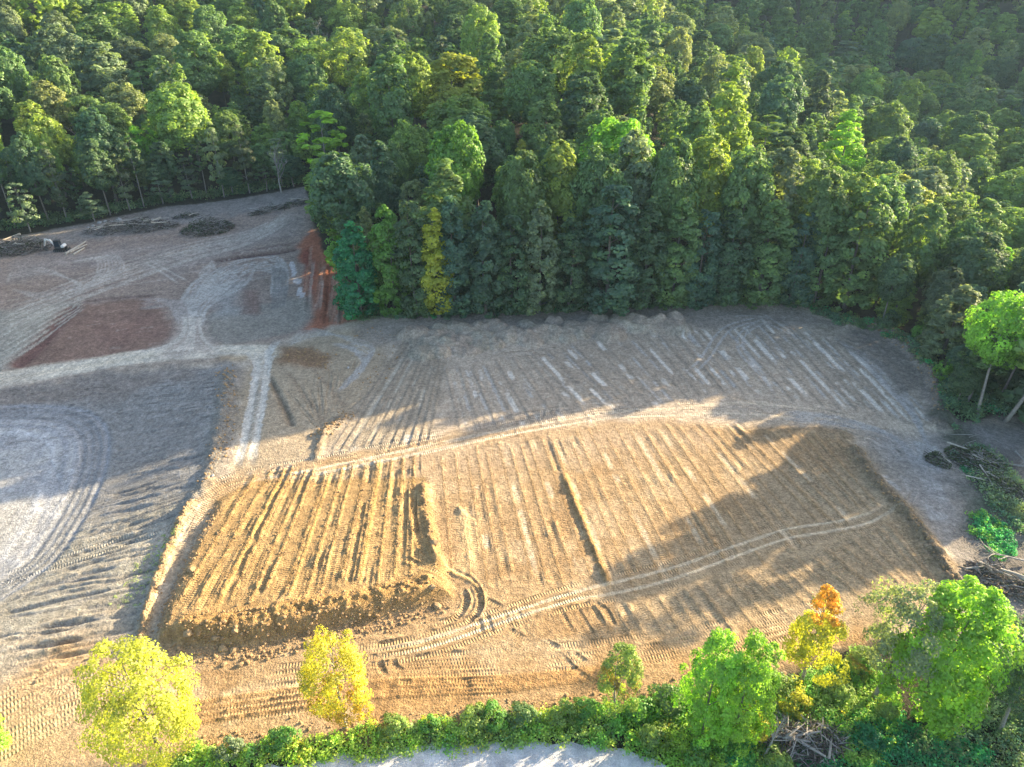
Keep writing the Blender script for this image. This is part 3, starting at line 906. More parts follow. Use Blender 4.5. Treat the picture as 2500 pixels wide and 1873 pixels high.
ridge([(1062, 1370), (1100, 1396), (1150, 1420), (1178, 1452), (1178, 1490)], .5, .25, (.43, .29, .13), .8)
# -- forest floor outside the cleared land
CLEAR = hits([(-90, 604), (0, 585), (200, 548), (400, 507), (560, 489), (740, 457), (762, 560), (800, 640), (852, 700), (862, 775), (1000, 776), (1150, 770), (1400, 757), (1700, 747), (1962, 744), (2060, 790), (2150, 801), (2225, 856), (2275, 930), (2292, 990), (2345, 1040), (2520, 1010), (2700, 1010), (2700, 1640), (2260, 1560), (2100, 1560), (1860, 1664), (1450, 1732), (1150, 1768), (850, 1800), (480, 1848), (380, 1890), (-200, 1960), (-400, 1960), (-500, 1200), (-300, 800)])
d = sdist(X, Y, CLEAR) + (NB - .5) * 2.2
k = sstep(-.2, 1.0, d)
SOIL += (np.array(FLOOR) - SOIL) * k[..., None]
CL = CL * (1 - k) + .9 * k
TM *= 1 - k
# general unevenness
Z += (NB - .5) * .16 * (.4 + CL) + (NCC - .5) * .10 * (.3 + CL)
GROAD = [(-34, 27), (-30, 31), (-23, 33.8), (-18.8, 34.6), (-12, 35.7), (-5, 36.3), (1, 36.5), (6, 36.3), (10, 35.7), (13.8, 34.3), (19, 31.6), (24, 27)]
rdk = sstep(6, 0, np.abs(seg_dist(X, Y, GROAD)) * 1.0)
Z *= 1 - .9 * sstep(37.6, 36.6, Y)
ZT = BASE + Z

def grid_mesh(name, X, Y, Z, mat, attrs):
    R, C = X.shape
    me = bpy.data.meshes.new(name)
    me.vertices.add(R * C)
    me.vertices.foreach_set('co', np.stack([X, Y, Z], -1).astype(np.float32).reshape(-1))
    idx = np.arange(R * C).reshape(R, C)
    q = np.stack([idx[:-1, :-1], idx[:-1, 1:], idx[1:, 1:], idx[1:, :-1]], -1).reshape(-1, 4)
    me.loops.add(q.size)
    me.loops.foreach_set('vertex_index', q.reshape(-1).astype(np.int32))
    me.polygons.add(len(q))
    me.polygons.foreach_set('loop_start', np.arange(0, q.size, 4, dtype=np.int32))
    me.polygons.foreach_set('use_smooth', np.ones(len(q), bool))
    for k_, a in attrs.items():
        if a.ndim == 2:
            at = me.attributes.new(k_, 'FLOAT', 'POINT')
            at.data.foreach_set('value', a.astype(np.float32).reshape(-1))
        else:
            at = me.attributes.new(k_, 'FLOAT_COLOR', 'POINT')
            at.data.foreach_set('color', np.concatenate([a, np.ones(a.shape[:2] + (1,))], -1).astype(np.float32).reshape(-1))
    me.materials.append(mat)
    me.update(calc_edges=True)
    return me

tag(link('ground', grid_mesh('ground', X, Y, ZT, M_SOIL, {'soil': np.clip(SOIL * (.84 + .32 * NB)[..., None] * (.82 + .36 * NCC)[..., None], .01, .9), 'tread_u': TU, 'tread_m': TM, 'clod': CL})), kind='structure')

def ground_z(x, y):
    r = int(np.clip(np.searchsorted(ys, y), 1, len(ys) - 1))
    fy = (y - ys[r - 1]) / (ys[r] - ys[r - 1])
    w = WID[r - 1] + (WID[r] - WID[r - 1]) * fy
    c = (x / w + 1) / 2 * (NC - 1)
    if c < 0 or c >= NC - 1 or y < ys[0] or y > ys[-1]: return gz(x, y)
    c0 = int(c); fc = c - c0
    a = ZT[r - 1, c0] * (1 - fc) + ZT[r - 1, c0 + 1] * fc
    b = ZT[r, c0] * (1 - fc) + ZT[r, c0 + 1] * fc
    return float(a * (1 - fy) + b * fy)

# outlying land under the forest, out to the horizon, with a hole where the fine ground lies
g = np.concatenate([np.arange(-1500, -300, 60), np.arange(-300, 420, 8), np.arange(420, 1500, 60), [1500]])
gy = np.concatenate([np.arange(-900, -40, 60), np.arange(-40, 520, 8), np.arange(520, 2100, 60)])
GX, GY = np.meshgrid(g, gy)
GZ = height(GX, np.maximum(GY, 20)) - .5
wy = np.interp(GY, ys, WID)
GZ = GZ - 2.5 * ((np.abs(GX) < wy - 3) & (GY > 30) & (GY < 218))
tag(link('terrain', grid_mesh('terrain', GX, GY, GZ, M_FLOOR, {})), kind='structure')

# gravel road bend
V, F = [], []
outer = smooth(GROAD, .6)
inn = offset(outer, -9.0)
for a, b in zip(outer, inn):
    for t in np.linspace(0, 1, 9):
        x, y = a[0] + (b[0] - a[0]) * t, a[1] + (b[1] - a[1]) * t
        if t == 0:
            y += .5 * (float(vnoise(np.array([x * .8]), np.array([3.1]), 5)[0]) - .5)
        V.append((x, y, gz(x, max(y, 22)) + .09 + .12 * math.sin(math.pi * t) ** .6))
for i in range(len(outer) - 1):
    for j in range(8):
        q = i * 9 + j
        F.append((q, q + 9, q + 10, q + 1))
tag(link('gravel_road', poly_mesh('gravel_road', V, F, M_GRAVEL, True)), kind='structure')
print('ground', round(time.time() - T0, 1))

# ------------------------------------------------------------------ foliage builders
def unit(a):
    return a / (np.linalg.norm(a, axis=-1, keepdims=True) + 1e-9)

def leaf_quads(P, Nrm, size, rng, asp=.75):
    """irregular leaf-spray quads at P facing Nrm"""
    n = len(P)
    Nrm = unit(Nrm)
    r = unit(rng.normal(size=(n, 3)))
    t = unit(np.cross(Nrm, r))
    b = np.cross(Nrm, t)
    s = (size * rng.uniform(.6, 1.35, n))[:, None] * .5
    q = np.empty((n, 4, 3))
    for k, (u, v) in enumerate(((1, .15), (-.1, 1), (-1, -.2), (.2, -1))):
        ju = u + rng.uniform(-.25, .25, n); jv = v + rng.uniform(-.25, .25, n)
        q[:, k] = P + t * s * ju[:, None] + b * s * asp * jv[:, None] + Nrm * s * (.25 if k % 2 else -.1)
    return q

PROF = {
    'round': lambda t: np.sqrt(np.clip(1 - ((t - .48) / .54) ** 2, 0, 1)),
    'oval': lambda t: np.clip(np.minimum(1, t / .22) ** .6, 0, 1) * np.sqrt(np.clip(1 - ((t - .3) / .72) ** 2 * (t > .3), 0, 1)),
    'spire': lambda t: np.minimum(1, t / .15) ** .6 * np.clip(1.02 - t, 0, 1) ** .62,
    'column': lambda t: np.minimum(1, t / .08) ** .5 * np.clip(1.03 - t ** 3, 0, 1) ** .7,
    'umbrella': lambda t: np.clip(.35 + 1.3 * t, 0, 1) * np.sqrt(np.clip(1.02 - t ** 3, 0, 1)),
}

def crown_quads(seed, style, R, z0, z1, n_cl, n_leaf, leaf, cl=(.13, .25), lobes=.22, droop=0.0, inner=.30, tiers=0):
    rng = np.random.default_rng(seed)
    t = rng.uniform(0, 1, n_cl * 6)
    pr = PROF[style](t)
    keep = rng.uniform(0, 1, len(t)) < (.15 + pr) / 1.15
    t, pr = t[keep][:n_cl], pr[keep][:n_cl]
    n = len(t)
    if tiers:
        t = (np.round(t * tiers + rng.uniform(-.25, .25, n)) / tiers).clip(.02, .98)
        pr = PROF[style](t)
    th = rng.uniform(0, 2 * np.pi, n)
    ph = rng.uniform(0, 6.28, 4)
    rf = 1 + lobes * (np.sin(2 * th + ph[0] + 2 * t) * .6 + np.sin(3 * th + ph[1] - 4 * t) * .6 + np.sin(5 * th + ph[2] + 7 * t) * .45)
    f = np.sqrt(rng.uniform(inner, 1, n))
    rr = pr * R * rf * f * .80
    H = z1 - z0
    C = np.stack([rr * np.cos(th), rr * np.sin(th), z0 + t * H + rng.uniform(-.03, .03, n) * H - droop * f ** 2 * pr], -1)
    rc = R * rng.uniform(cl[0], cl[1], n) * (.65 + .45 * pr)
    ax = np.array([0, 0, z0 + .42 * H])
    out = unit((C - ax) / np.array([R, R, H * .5]))
    ci = np.repeat(np.arange(n), n_leaf)
    d = unit(rng.normal(size=(len(ci), 3)))
    o2 = unit(out + np.array([0, 0, .45]))[ci]
    dd = (d * o2).sum(-1)
    d = np.where((dd < -.25)[:, None], -d, d)
    sq = np.array([1, 1, .55 if tiers else .85])
    P = C[ci] + d * sq * (rc[ci] * rng.uniform(.62, 1.12, len(ci)))[:, None]
    nr = d * .55 + out[ci] * .4 + rng.normal(size=d.shape) * .34 + np.array([0, 0, .25])
    Q = leaf_quads(P, nr, np.full(len(P), leaf), rng)
    var = np.clip(.42 + rng.normal(0, .16, n)[ci] + rng.normal(0, .12, len(P)), 0, 1)
    return Q, var, C, rc

def trunk_mb(seed, top, z0, C, r0, nb=7, lean=.0, fork=0):
    rng = random.Random(seed)
    mb = MB()
    bend = (rng.uniform(-1, 1) * lean, rng.uniform(-1, 1) * lean)
    def axis(z):
        k = z / top
        return Vector((bend[0] * math.sin(k * 2.2), bend[1] * math.sin(k * 2.6), z))
    zs = [0, .06 * top, .2 * top, .4 * top, .6 * top, .8 * top, .95 * top]
    mb.tube([axis(z) if z else Vector((0, 0, -.4)) for z in zs], [r0 * k for k in (1.5, 1.05, .9, .72, .5, .28, .08)], 7)
    for i in range(nb):
        c = Vector(C[rng.randrange(len(C))])
        zb = max(z0 * .75, min(c.z - .35 * math.hypot(c.x, c.y) - .5, .85 * top))
        a = axis(zb)
        m = a.lerp(c, .5) + Vector((0, 0, -.06 * (c - a).length))
        k = r0 * (.42 - .25 * zb / top)
        mb.tube([a, m, c], [k, k * .62, k * .2], 5, False)
    return mb

def make_tree_kind(key, style, R, H, zb, n_cl, n_leaf, leaf, bark, seed, nb=7, r0=.24, **kw):
    Q, var, C, rc = crown_quads(seed, style, R, H * zb, H, n_cl, n_leaf, leaf, **kw)
    return dict(key=key, R=R, H=H, Q=Q, var=var, crown=quad_mesh('crown', Q, M_LEAF, {'leafvar': var}),
                z=Q[:, :, 2].mean(1), trunk=trunk_mb(seed, H * .93, H * zb, C, r0, nb, .5).mesh('trunk', bark, True))

KINDS = {}
def add_kind(key, *a, **k):
    KINDS.setdefault(key, []).append(make_tree_kind(key, *a, **k))
for s in range(4):
    add_kind('round', 'round', 5.0, 20, .40, 230, 50, .52, M_BARK, 100 + s)
    add_kind('oval', 'oval', 4.3, 21, .34, 220, 50, .50, M_BARK, 200 + s, lobes=.26)
for s in range(3):
    add_kind('spire', 'spire', 4.2, 22, .30, 160, 48, .48, M_BARK, 300 + s, lobes=.2)
    add_kind('edge', 'column', 3.9, 20, .02, 230, 50, .46, M_BARK, 400 + s, lobes=.2)
    add_kind('broken', 'round', 4.6, 19, .40, 90, 54, .50, M_BARK, 500 + s, lobes=.4, inner=.5, nb=10)
    add_kind('tiered', 'spire', 4.0, 15, .22, 48, 60, .48, M_BARK_PALE, 600 + s, lobes=.3, tiers=7, r0=.17, nb=10, cl=(.2, .3))
    add_kind('slim', 'oval', 2.7, 19, .45, 40, 56, .48, M_BARK_PALE, 700 + s, r0=.15, lobes=.35)
add_kind('columnar', 'column', 1.9, 17, .06, 170, 50, .36, M_BARK, 801, lobes=.22, cl=(.22, .42), inner=.05)
add_kind('drooping', 'round', 4.2, 9, .10, 50, 60, .48, M_BARK, 802, droop=1.5)

FRONT = {}
def front_kind(key, *a, **k):
    FRONT[key] = make_tree_kind(key, *a, **k)
front_kind('yellow_dome', 'round', 5.0, 12.5, .10, 165, 92, .22, M_BARK, 901, cl=(.11, .21), lobes=.18, nb=16, inner=.2, r0=.26)
front_kind('gold', 'round', 3.7, 10.5, .26, 120, 80, .20, M_BARK_PALE, 902, cl=(.12, .22), lobes=.2, nb=12, r0=.17)
front_kind('slight', 'oval', 2.6, 9.0, .16, 85, 80, .20, M_BARK_PALE, 903, cl=(.17, .27), lobes=.2, nb=10, r0=.13)
front_kind('stems', 'oval', 3.4, 10.5, .03, 150, 95, .24, M_BARK, 904, cl=(.14, .25), lobes=.45, nb=12, r0=.17)
front_kind('orange_top', 'spire', 3.6, 10.5, .24, 100, 85, .22, M_BARK_PALE, 905, cl=(.13, .23), lobes=.42, nb=12, r0=.17)
front_kind('grey_lean', 'round', 4.6, 14, .36, 110, 80, .24, M_BARK_PALE, 906, cl=(.12, .22), lobes=.4, nb=16, inner=.3, r0=.25)
front_kind('lush', 'oval', 4.6, 15, .04, 250, 95, .29, M_BARK, 907, cl=(.11, .24), lobes=.34, nb=12, r0=.25)
front_kind('umbrella', 'umbrella', 6.3, 17, .48, 140, 85, .36, M_BARK_PALE, 908, cl=(.13, .22), lobes=.24, nb=26, inner=.25, r0=.24)
front_kind('shrub', 'round', 1.1, 1.9, .02, 26, 55, .19, M_BARK, 911, cl=(.26, .42), nb=4, r0=.04)
front_kind('shrub2', 'round', 1.3, 1.5, .02, 30, 55, .19, M_BARK, 912, cl=(.22, .36), nb=4, r0=.04, lobes=.4)

def turning(K, mask, col):
    """part of a crown whose leaves have turned another colour"""
    K['turn'] = (quad_mesh('turning_leaves', K['Q'][mask], M_LEAF, {'leafvar': K['var'][mask]}), col)
    K['crown'] = quad_mesh('crown', K['Q'][~mask], M_LEAF, {'leafvar': K['var'][~mask]})
def leaf_centres(K):
    q = K['Q'].mean(1)
    return q, q[:, 2] / K['H'] + .35 * (fbm(q[:, 0] + 50, q[:, 1] + q[:, 2] + 50, 1.6, 9, 2) - .5)
K_ = FRONT['orange_top']; q_, h_ = leaf_centres(K_); turning(K_, h_ > .82, (.78, .46, .07))
K_ = FRONT['gold']; q_, h_ = leaf_centres(K_); turning(K_, h_ < .45, (.52, .40, .05))
K_ = FRONT['slight']; q_, h_ = leaf_centres(K_); turning(K_, (h_ > .62) & (h_ < .72), (.36, .30, .08))
K_ = KINDS['edge'][2]; q_, h_ = leaf_centres(K_)
TINT = {   # leaf albedo and the word for it; emerald imitates greens in shade
    'deep green': (.046, .085, .044), 'mid green': (.072, .124, .047), 'yellow-green': (.112, .168, .042), 'pale olive': (.118, .152, .074),
    'bluish green': (.046, .092, .062), 'dark olive': (.056, .080, .046), 'emerald': (.020, .118, .052), 'bright green': (.072, .165, .034), 'lime green': (.125, .235, .030),
    'golden': (.29, .26, .030), 'lemon yellow': (.40, .40, .035), 'orange-tipped lime': (.26, .26, .030), 'grey-green': (.095, .132, .080), 'amber green': (.165, .178, .03), 'russet': (.15, .10, .05),
}
for _k in TINT: TINT[_k] = tuple(min(v * 2.55, .60) for v in TINT[_k])
TREES = []      # (root, crown, photo pixel of the crown, tint word, kind, depth)

def place_tree(K, x, y, H, tint, name='tree', rs=None, rz=None, lean=None, z=None, jitter=.12, seed=None):
    rg = random.Random(seed if seed is not None else int(x * 131 + y * 977))
    s = H / K['H']
    w = s if rs is None else rs / K['R']
    root = empty(name, (x, y, (ground_z(x, y) if z is None else z) - .05), rg.uniform(0, 6.28) if rz is None else rz, (w, w, s))
    if lean: root.rotation_euler = (lean[0], lean[1], root.rotation_euler[2])
    c = link('crown', K['crown'], root)
    link('trunk', K['trunk'], root)
    if 'turn' in K:
        c2 = link('turning_leaves', K['turn'][0], root)
        c2.color = tuple(K['turn'][1]) + (1,)
    f = 1 + rg.uniform(-jitter, jitter)
    h = rg.uniform(-jitter, jitter) * .8
    t = TINT[tint]
    c.color = (min(t[0] * f * (1 + h), .8), min(t[1] * f, .8), min(t[2] * f * (1 - h), .8), 1)
    px, py, dep = project(x, y, root.location.z + H * .75)
    TREES.append(dict(o=root, c=c, px=px, py=py, tint=tint, kind=K['key'], dep=dep, H=H, R=w * K['R'], x=x, y=y))
    return root

def top_height(x, y, z, toppy):
    """height of a tree standing at x,y whose tip is seen at photo row toppy"""
    v = (936.5 - toppy) / FPX
    dn, fw = math.sin(PITCH) - v * math.cos(PITCH), math.cos(PITCH) + v * math.sin(PITCH)
    return CAM_H - y / fw * dn - z

def tree_px(kind, px, py, toppy, rs, tint, **kw):
    x, y = hit(px, py)
    z = gz(x, y)
    if kind == 'edge' or (isinstance(kind, dict) and kind['key'] == 'edge'): rs *= 1.22
    K = kind if isinstance(kind, dict) else random.choice(KINDS[kind])
    return place_tree(K, x, y, max(3, top_height(x, y, z, toppy)), tint, rs=rs, **kw)

OCC = []        # taken spots (x, y, r)
NAMED = {}
def named(key, o, label, group=None):
    tag(o, label, 'tree', group)
    NAMED[key] = TREES[-1]
    return o

# -- trees along the upper edge of the bare field and the corner of the clearing
named('corner', tree_px(KINDS['round'][0], 858, 668, 384, 6.6, 'deep green'), 'big dark rounded tree overhanging the red bank at the clearing corner')
named('droop', tree_px(KINDS['drooping'][0], 822, 650, 560, 2.6, 'bright green'), 'small bright green drooping tree over the red dirt bank')
named('emerald', tree_px(KINDS['edge'][1], 882, 766, 552, 4.0, 'emerald'), 'emerald green tree at the left end of the front row')
named('lime', tree_px(KINDS['edge'][2], 962, 764, 505, 3.3, 'bright green'), 'bright green tree with yellow lower leaves beside the emerald corner tree')
named('gold_column', tree_px(KINDS['columnar'][0], 1072, 776, 514, 3.0, 'golden'), 'narrow golden yellow columnar tree in the dark front row')
ROW = [(1018, 768, 484, 3.6, 'deep green'), (1112, 768, 497, 3.8, 'bluish green'), (1187, 768, 497, 3.7, 'bluish green'), (1250, 762, 522, 3.6, 'deep green'), (1316, 764, 506, 3.6, 'grey-green'),
       (1386, 757, 538, 3.5, 'deep green'), (1482, 754, 448, 5.6, 'bluish green'), (1566, 750, 500, 3.8, 'deep green'), (1640, 749, 490, 3.9, 'mid green'), (1700, 747, 512, 3.5, 'bluish green'),
       (1762, 746, 528, 3.6, 'deep green'), (1850, 744, 492, 4.2, 'mid green'), (1925, 742, 520, 3.4, 'bluish green'), (1985, 742, 505, 4.0, 'mid green'), (2062, 752, 452, 4.8, 'mid green')]
for i, (px, py, tp, r, ti) in enumerate(ROW):
    o = tree_px(KINDS['edge'][i % 3], px, py, tp, r, ti, jitter=.06)
    TREES[-1]['row'] = i
ords = ['first', 'second', 'third', 'fourth', 'fifth', 'sixth', 'seventh', 'eighth', 'ninth', 'tenth', 'eleventh', 'twelfth', 'thirteenth', 'fourteenth', 'fifteenth']
rowt = [t for t in TREES if 'row' in t]
for t in rowt:
    i = t['row']
    if i == 0: lab = 'deep green tree in the front row squeezed left of the golden columnar tree'
    elif i == 6: lab = 'tallest and widest dark tree in the front row above the bare field'
    elif i == 14: lab = 'tall tree ending the front row at its right, beside the dark gap'
    else: lab = '%s leafy tree, %s right of the golden columnar tree in the front row' % (t['tint'], ords[i - 1])
    tag(t['o'], lab, 'tree', 'trees lining the upper edge of the bare field')
# -- the right hand edge
R_EDGE = [('round', 2150, 800, 640, 3.4, 'deep green', 'low dark tree behind the weeds at the field’s upper right corner'),
          ('round', 2262, 835, 660, 3.4, 'dark olive', 'dark olive tree standing where the field edge turns down'),
          ('oval', 2195, 760, 502, 4.4, 'mid green', 'tall mixed green tree just right of the dark gap in the edge'),
          ('oval', 2290, 770, 540, 3.6, 'mid green', 'mid green tree in the second rank beside the right field edge'),
          ('spire', 2385, 800, 606, 3.6, 'lime green', 'bright green pointed tree catching light above the right edge'),
          ('oval', 2330, 850, 700, 3.0, 'bluish green', 'small bluish tree with one light tip near the right edge'),
          ('round', 2402, 900, 722, 3.2, 'deep green', 'dark rounded tree left of the spreading umbrella tree'),
          ('round', 2470, 830, 590, 4.6, 'grey-green', 'broad grey-green tree high on the right photo border')]
for k, px, py, tp, r, ti, lab in R_EDGE:
    tag(tree_px(k, px, py, tp, r, ti), lab, 'tree', 'trees down the right edge of the field')
named('umbrella', tree_px(FRONT['umbrella'], 2385, 1015, 738, 6.0, 'lime green', lean=(.0, .10)), 'spreading umbrella-shaped tree with bare pale trunk on the right edge')
tag(tree_px('slim', 2455, 1030, 700, 5.0, 'yellow-green', lean=(0, .12)), 'yellow-green tree leaning out behind the umbrella tree', 'tree')
for px_, py_, ty_, lab_ in ((2475, 1010, 752, 'light green slim tree on the border right of the umbrella tree'), (2440, 975, 705, 'slim light green tree rising just behind the umbrella tree'), (2360, 985, 800, 'slim pale-stemmed tree left of the umbrella tree trunk')):
    tag(tree_px('slim', px_, py_, ty_, 3.6, 'lime green' if px_ > 2400 else 'mid green'), lab_, 'tree')
tag(tree_px('round', 2335, 990, 895, 2.6, 'deep green'), 'low bushy dark tree at the foot of the umbrella tree', 'tree')
tag(tree_px('round', 2330, 935, 845, 2.4, 'bluish green'), 'small bluish bushy tree between field edge and umbrella tree', 'tree')
tag(tree_px('drooping', 2292, 932, 880, 1.5, 'bright green'), 'little bright green sapling touching the field edge by the umbrella tree', 'tree')
EXTRA = []  # further trees added at the right to stop sun leaking onto the pad
for x_, y_, h_ in ((86, 84, 17), (94, 90, 18), (82, 93, 17), (103, 95, 19), (112, 100, 19), (96, 100, 18), (76, 91, 17), (90, 97, 19), (84, 99, 18), (80, 82.5, 15), (80, 87, 16), (88, 87, 17), (98, 92, 19), (78, 97, 17), (104, 99, 20), (110, 95, 19)):
    EXTRA.append((x_, y_, 5.5, h_, 'edge', 'deep green'))
# -- foreground trees
named('yellow_dome', tree_px(FRONT['yellow_dome'], 405, 1868, 1592, 4.6, 'lemon yellow'), 'big bright yellow dome-shaped tree at the lower left', None)
named('left_cut', tree_px(FRONT['stems'], -30, 1850, 1700, 2.4, 'lime green'), 'bright green tree cut off by the lower left photo border')
named('gold', tree_px(FRONT['gold'], 845, 1778, 1568, 3.4, 'golden'), 'golden orange round tree with white trunk in front of the field')
named('slight', tree_px(FRONT['slight'], 1502, 1742, 1585, 2.3, 'yellow-green'), 'slim lime and russet young tree among weeds, right of centre')
named('stems', tree_px(FRONT['stems'], 1712, 1800, 1552, 2.6, 'lime green'), 'bushy green tree, left one of a close pair above the weeds')
named('stems2', tree_px(FRONT['stems'], 1792, 1812, 1566, 2.7, 'lime green', rz=2.0), 'bushy green tree, right one of a close pair above the weeds')
named('orange', tree_px(FRONT['orange_top'], 1955, 1672, 1445, 3.4, 'orange-tipped lime'), 'lime tree with glowing orange top in front of the field')
named('grey', tree_px(FRONT['grey_lean'], 2130, 1708, 1435, 3.9, 'grey-green', lean=(0, .06)), 'thin grey-green tree with leaning bare trunk beside the bright green giant')
named('lush', tree_px(FRONT['lush'], 2245, 1745, 1428, 4.6, 'lime green'), 'huge bright green tree standing at the lower right')
named('right_cut', tree_px(FRONT['lush'], 2520, 1720, 1460, 3.0, 'mid green'), 'green tree cut off by the right photo border beside the giant')
tag(tree_px(FRONT['grey_lean'], 2440, 1790, 1600, 3.2, 'deep green'), 'dark tree in shade under the huge bright green one', 'tree')
tag(tree_px(FRONT['slight'], 2090, 1650, 1590, 1.6, 'yellow-green'), 'small lime sapling right of the orange-topped tree', 'tree')
for t in TREES: OCC.append((t['x'], t['y'], t['R'] * .8))

# -- treeline behind the upper left bench
LINE = [(-20, 575, 400), (38, 560, 330), (75, 573, 440), (120, 548, 330), (165, 545, 350), (200, 528, 410), (232, 548, 470), (270, 532, 340), (318, 520, 380), (352, 512, 320), (398, 503, 400), (420, 495, 350), (470, 492, 380), (505, 484, 340), (548, 488, 300), (570, 482, 410), (610, 478, 310), (652, 474, 400), (690, 462, 330), (718, 462, 380)]
for i, (px, py, tp) in enumerate(LINE):
    kind = ('tiered', 'slim', 'tiered', 'oval')[i % 4]
    o = tree_px(kind, px, py - 6, tp, (3.9, 2.6, 3.6, 3.6)[i % 4], ('dark olive', 'deep green', 'grey-green', 'deep green')[i % 4])
    TREES[-1]['line'] = i
    OCC.append((TREES[-1]['x'], TREES[-1]['y'], 2.6))

SECOND = [(2, 131, 26), (9, 134, 27), (16, 131, 27), (23, 135, 28), (30, 131.5, 28), (37, 135, 28), (44, 132, 27), (51, 135, 26), (58, 130, 24), (65, 131, 24), (71, 134, 23), (78, 138, 22)]
for i, (x_, y_, h_) in enumerate(SECOND):
    place_tree(KINDS['oval' if i % 2 else 'round'][i % 4], x_, y_, h_, ('mid green', 'yellow-green', 'mid green', 'grey-green')[i % 4], rs=5.3)
    TREES[-1]['wood'] = True
    OCC.append((x_, y_, 4.0))
# -- the wood: scattered stems over the hills
rgn = random.Random(42)
WOOD = []
cell = {}
def free(x, y, r):
    ci, cj = int(x // 12), int(y // 12)
    for i in (-1, 0, 1):
        for j in (-1, 0, 1):
            for (a, b, q) in cell.get((ci + i, cj + j), ()):
                if (a - x) ** 2 + (b - y) ** 2 < ((r + q) * .84) ** 2: return False
    return True
def take(x, y, r): cell.setdefault((int(x // 12), int(y // 12)), []).append((x, y, r))
for o in OCC: take(*o)
cand = []
for _ in range(46000):
    y = rgn.uniform(40, 520) if rgn.random() < .8 else rgn.uniform(100, 300)
    half = .80 * (y * CE + 32) + 14
    x = rgn.uniform(-half, half + 40 if y > 90 else half + 50)
    cand.append((x, y))
CX = np.array([c[0] for c in cand]); CY = np.array([c[1] for c in cand])
CD = sdist(CX, CY, CLEAR)
for (x, y), d in zip(cand, CD):
    if d < 2.5 or y < 62 and x < 60: continue
    if y < 80 + .6 * (x - 72): continue
    r = rgn.choice((3.6, 5.0, 5.8, 6.4, 7.0, 7.6, 8.2)) * (1.0 if y < 300 else 1.15)
    if not free(x, y, r): continue
    take(x, y, r)
    WOOD.append((x, y, r, d))
for (x, y), d in zip(cand, CD):            # young trees filling the gaps
    if d < 4 or y < 95 or y > 330: continue
    r = rgn.choice((2.4, 2.8, 3.2, 3.6))
    if not free(x, y, r * .95): continue
    take(x, y, r)
    WOOD.append((x, y, r, d))
def visible(x, y, H):
    z = gz(x, y)
    px, py, dep = project(x, y, z + H)
    return -90 < px < 2590 and py > -60 and py < 1950, px, py, dep, z
HM = {'round': .95, 'oval': 1.03, 'spire': 1.08, 'broken': .95, 'slim': .9, 'edge': .95}
far = []
near = []
for (x, y, r, d) in WOOD:
    kind = rgn.choices(('round', 'oval', 'spire', 'broken', 'slim'), (54, 26, 5, 12, 3))[0]
    if d < 13 and y < 175: kind = 'edge'
    H = rgn.gauss(16.0 + r * .8, 3.0) * HM[kind]
    if r < 3.7: H = rgn.uniform(.55, .8) * H
    H = max(9, min(28, H))
    if d < 9: H *= .92
    if x > 60 and y < 140: H *= .80
    tint = rgn.choices(('deep green', 'mid green', 'yellow-green', 'pale olive', 'bluish green', 'dark olive', 'grey-green', 'golden', 'russet'), (12, 34, 30, 10, 3, 2, 9, 0, 0))[0]
    ok, px, py, dep, z = visible(x, y, H)
    rec = (x, y, r, H, kind, tint, px, py, dep, z)
    (near if ok else far).append(rec)
# what can be seen of each: walk outwards and hide stems whose tips fall behind nearer crowns
near.sort(key=lambda a: a[8])
sky = np.full(320, 5000.0)
for t in TREES:
    pass
seen, hid = [], []
for rec in near:
    x, y, r, H, kind, tint, px, py, dep, z = rec
    w = r * FPX / dep
    i0, i1 = max(0, int((px - w * .7 + 100) / 8.5)), min(319, int((px + w * .7 + 100) / 8.5))
    if i1 < i0: hid.append(rec); continue
    gap = float(np.mean(np.clip(sky[i0:i1 + 1] - py, 0, 3 * w)))
    size = gap * w
    sky[i0:i1 + 1] = np.minimum(sky[i0:i1 + 1], py + .15 * w)
    seen.append((size, rec))
seen.sort(key=lambda a: -a[0])
LIMIT = 300 - len(TREES)
print('trees', len(TREES), 'wood', len(WOOD), 'in view', len(near), 'showing', sum(1 for s in seen if s[0] > 40), round(time.time() - T0, 1))
GOLD_AT = [(1140, 165, 'amber green'), (1313, 372, 'amber green'), (2194, 540, 'amber green'), (1500, 310, 'lime green'), (300, 345, 'lime green'), (1075, 300, 'bright green'), (2130, 330, 'lime green'), (840, 300, 'lime green'), (1650, 480, 'lime green'), (60, 250, 'yellow-green'), (110, 300, 'yellow-green')]
over = {}
for gx_, gy_, tn in GOLD_AT:
    b = min(seen[:LIMIT], key=lambda s: (s[1][6] - gx_) ** 2 + (s[1][7] + 25 - gy_) ** 2)
    over[id(b[1])] = tn
for s, rec in seen[:LIMIT]:
    x, y, r, H, kind, tint, px, py, dep, z = rec
    place_tree(rgn.choice(KINDS[kind]), x, y, H, over.get(id(rec), tint), rs=r * .98, z=z)
    TREES[-1]['wood'] = True

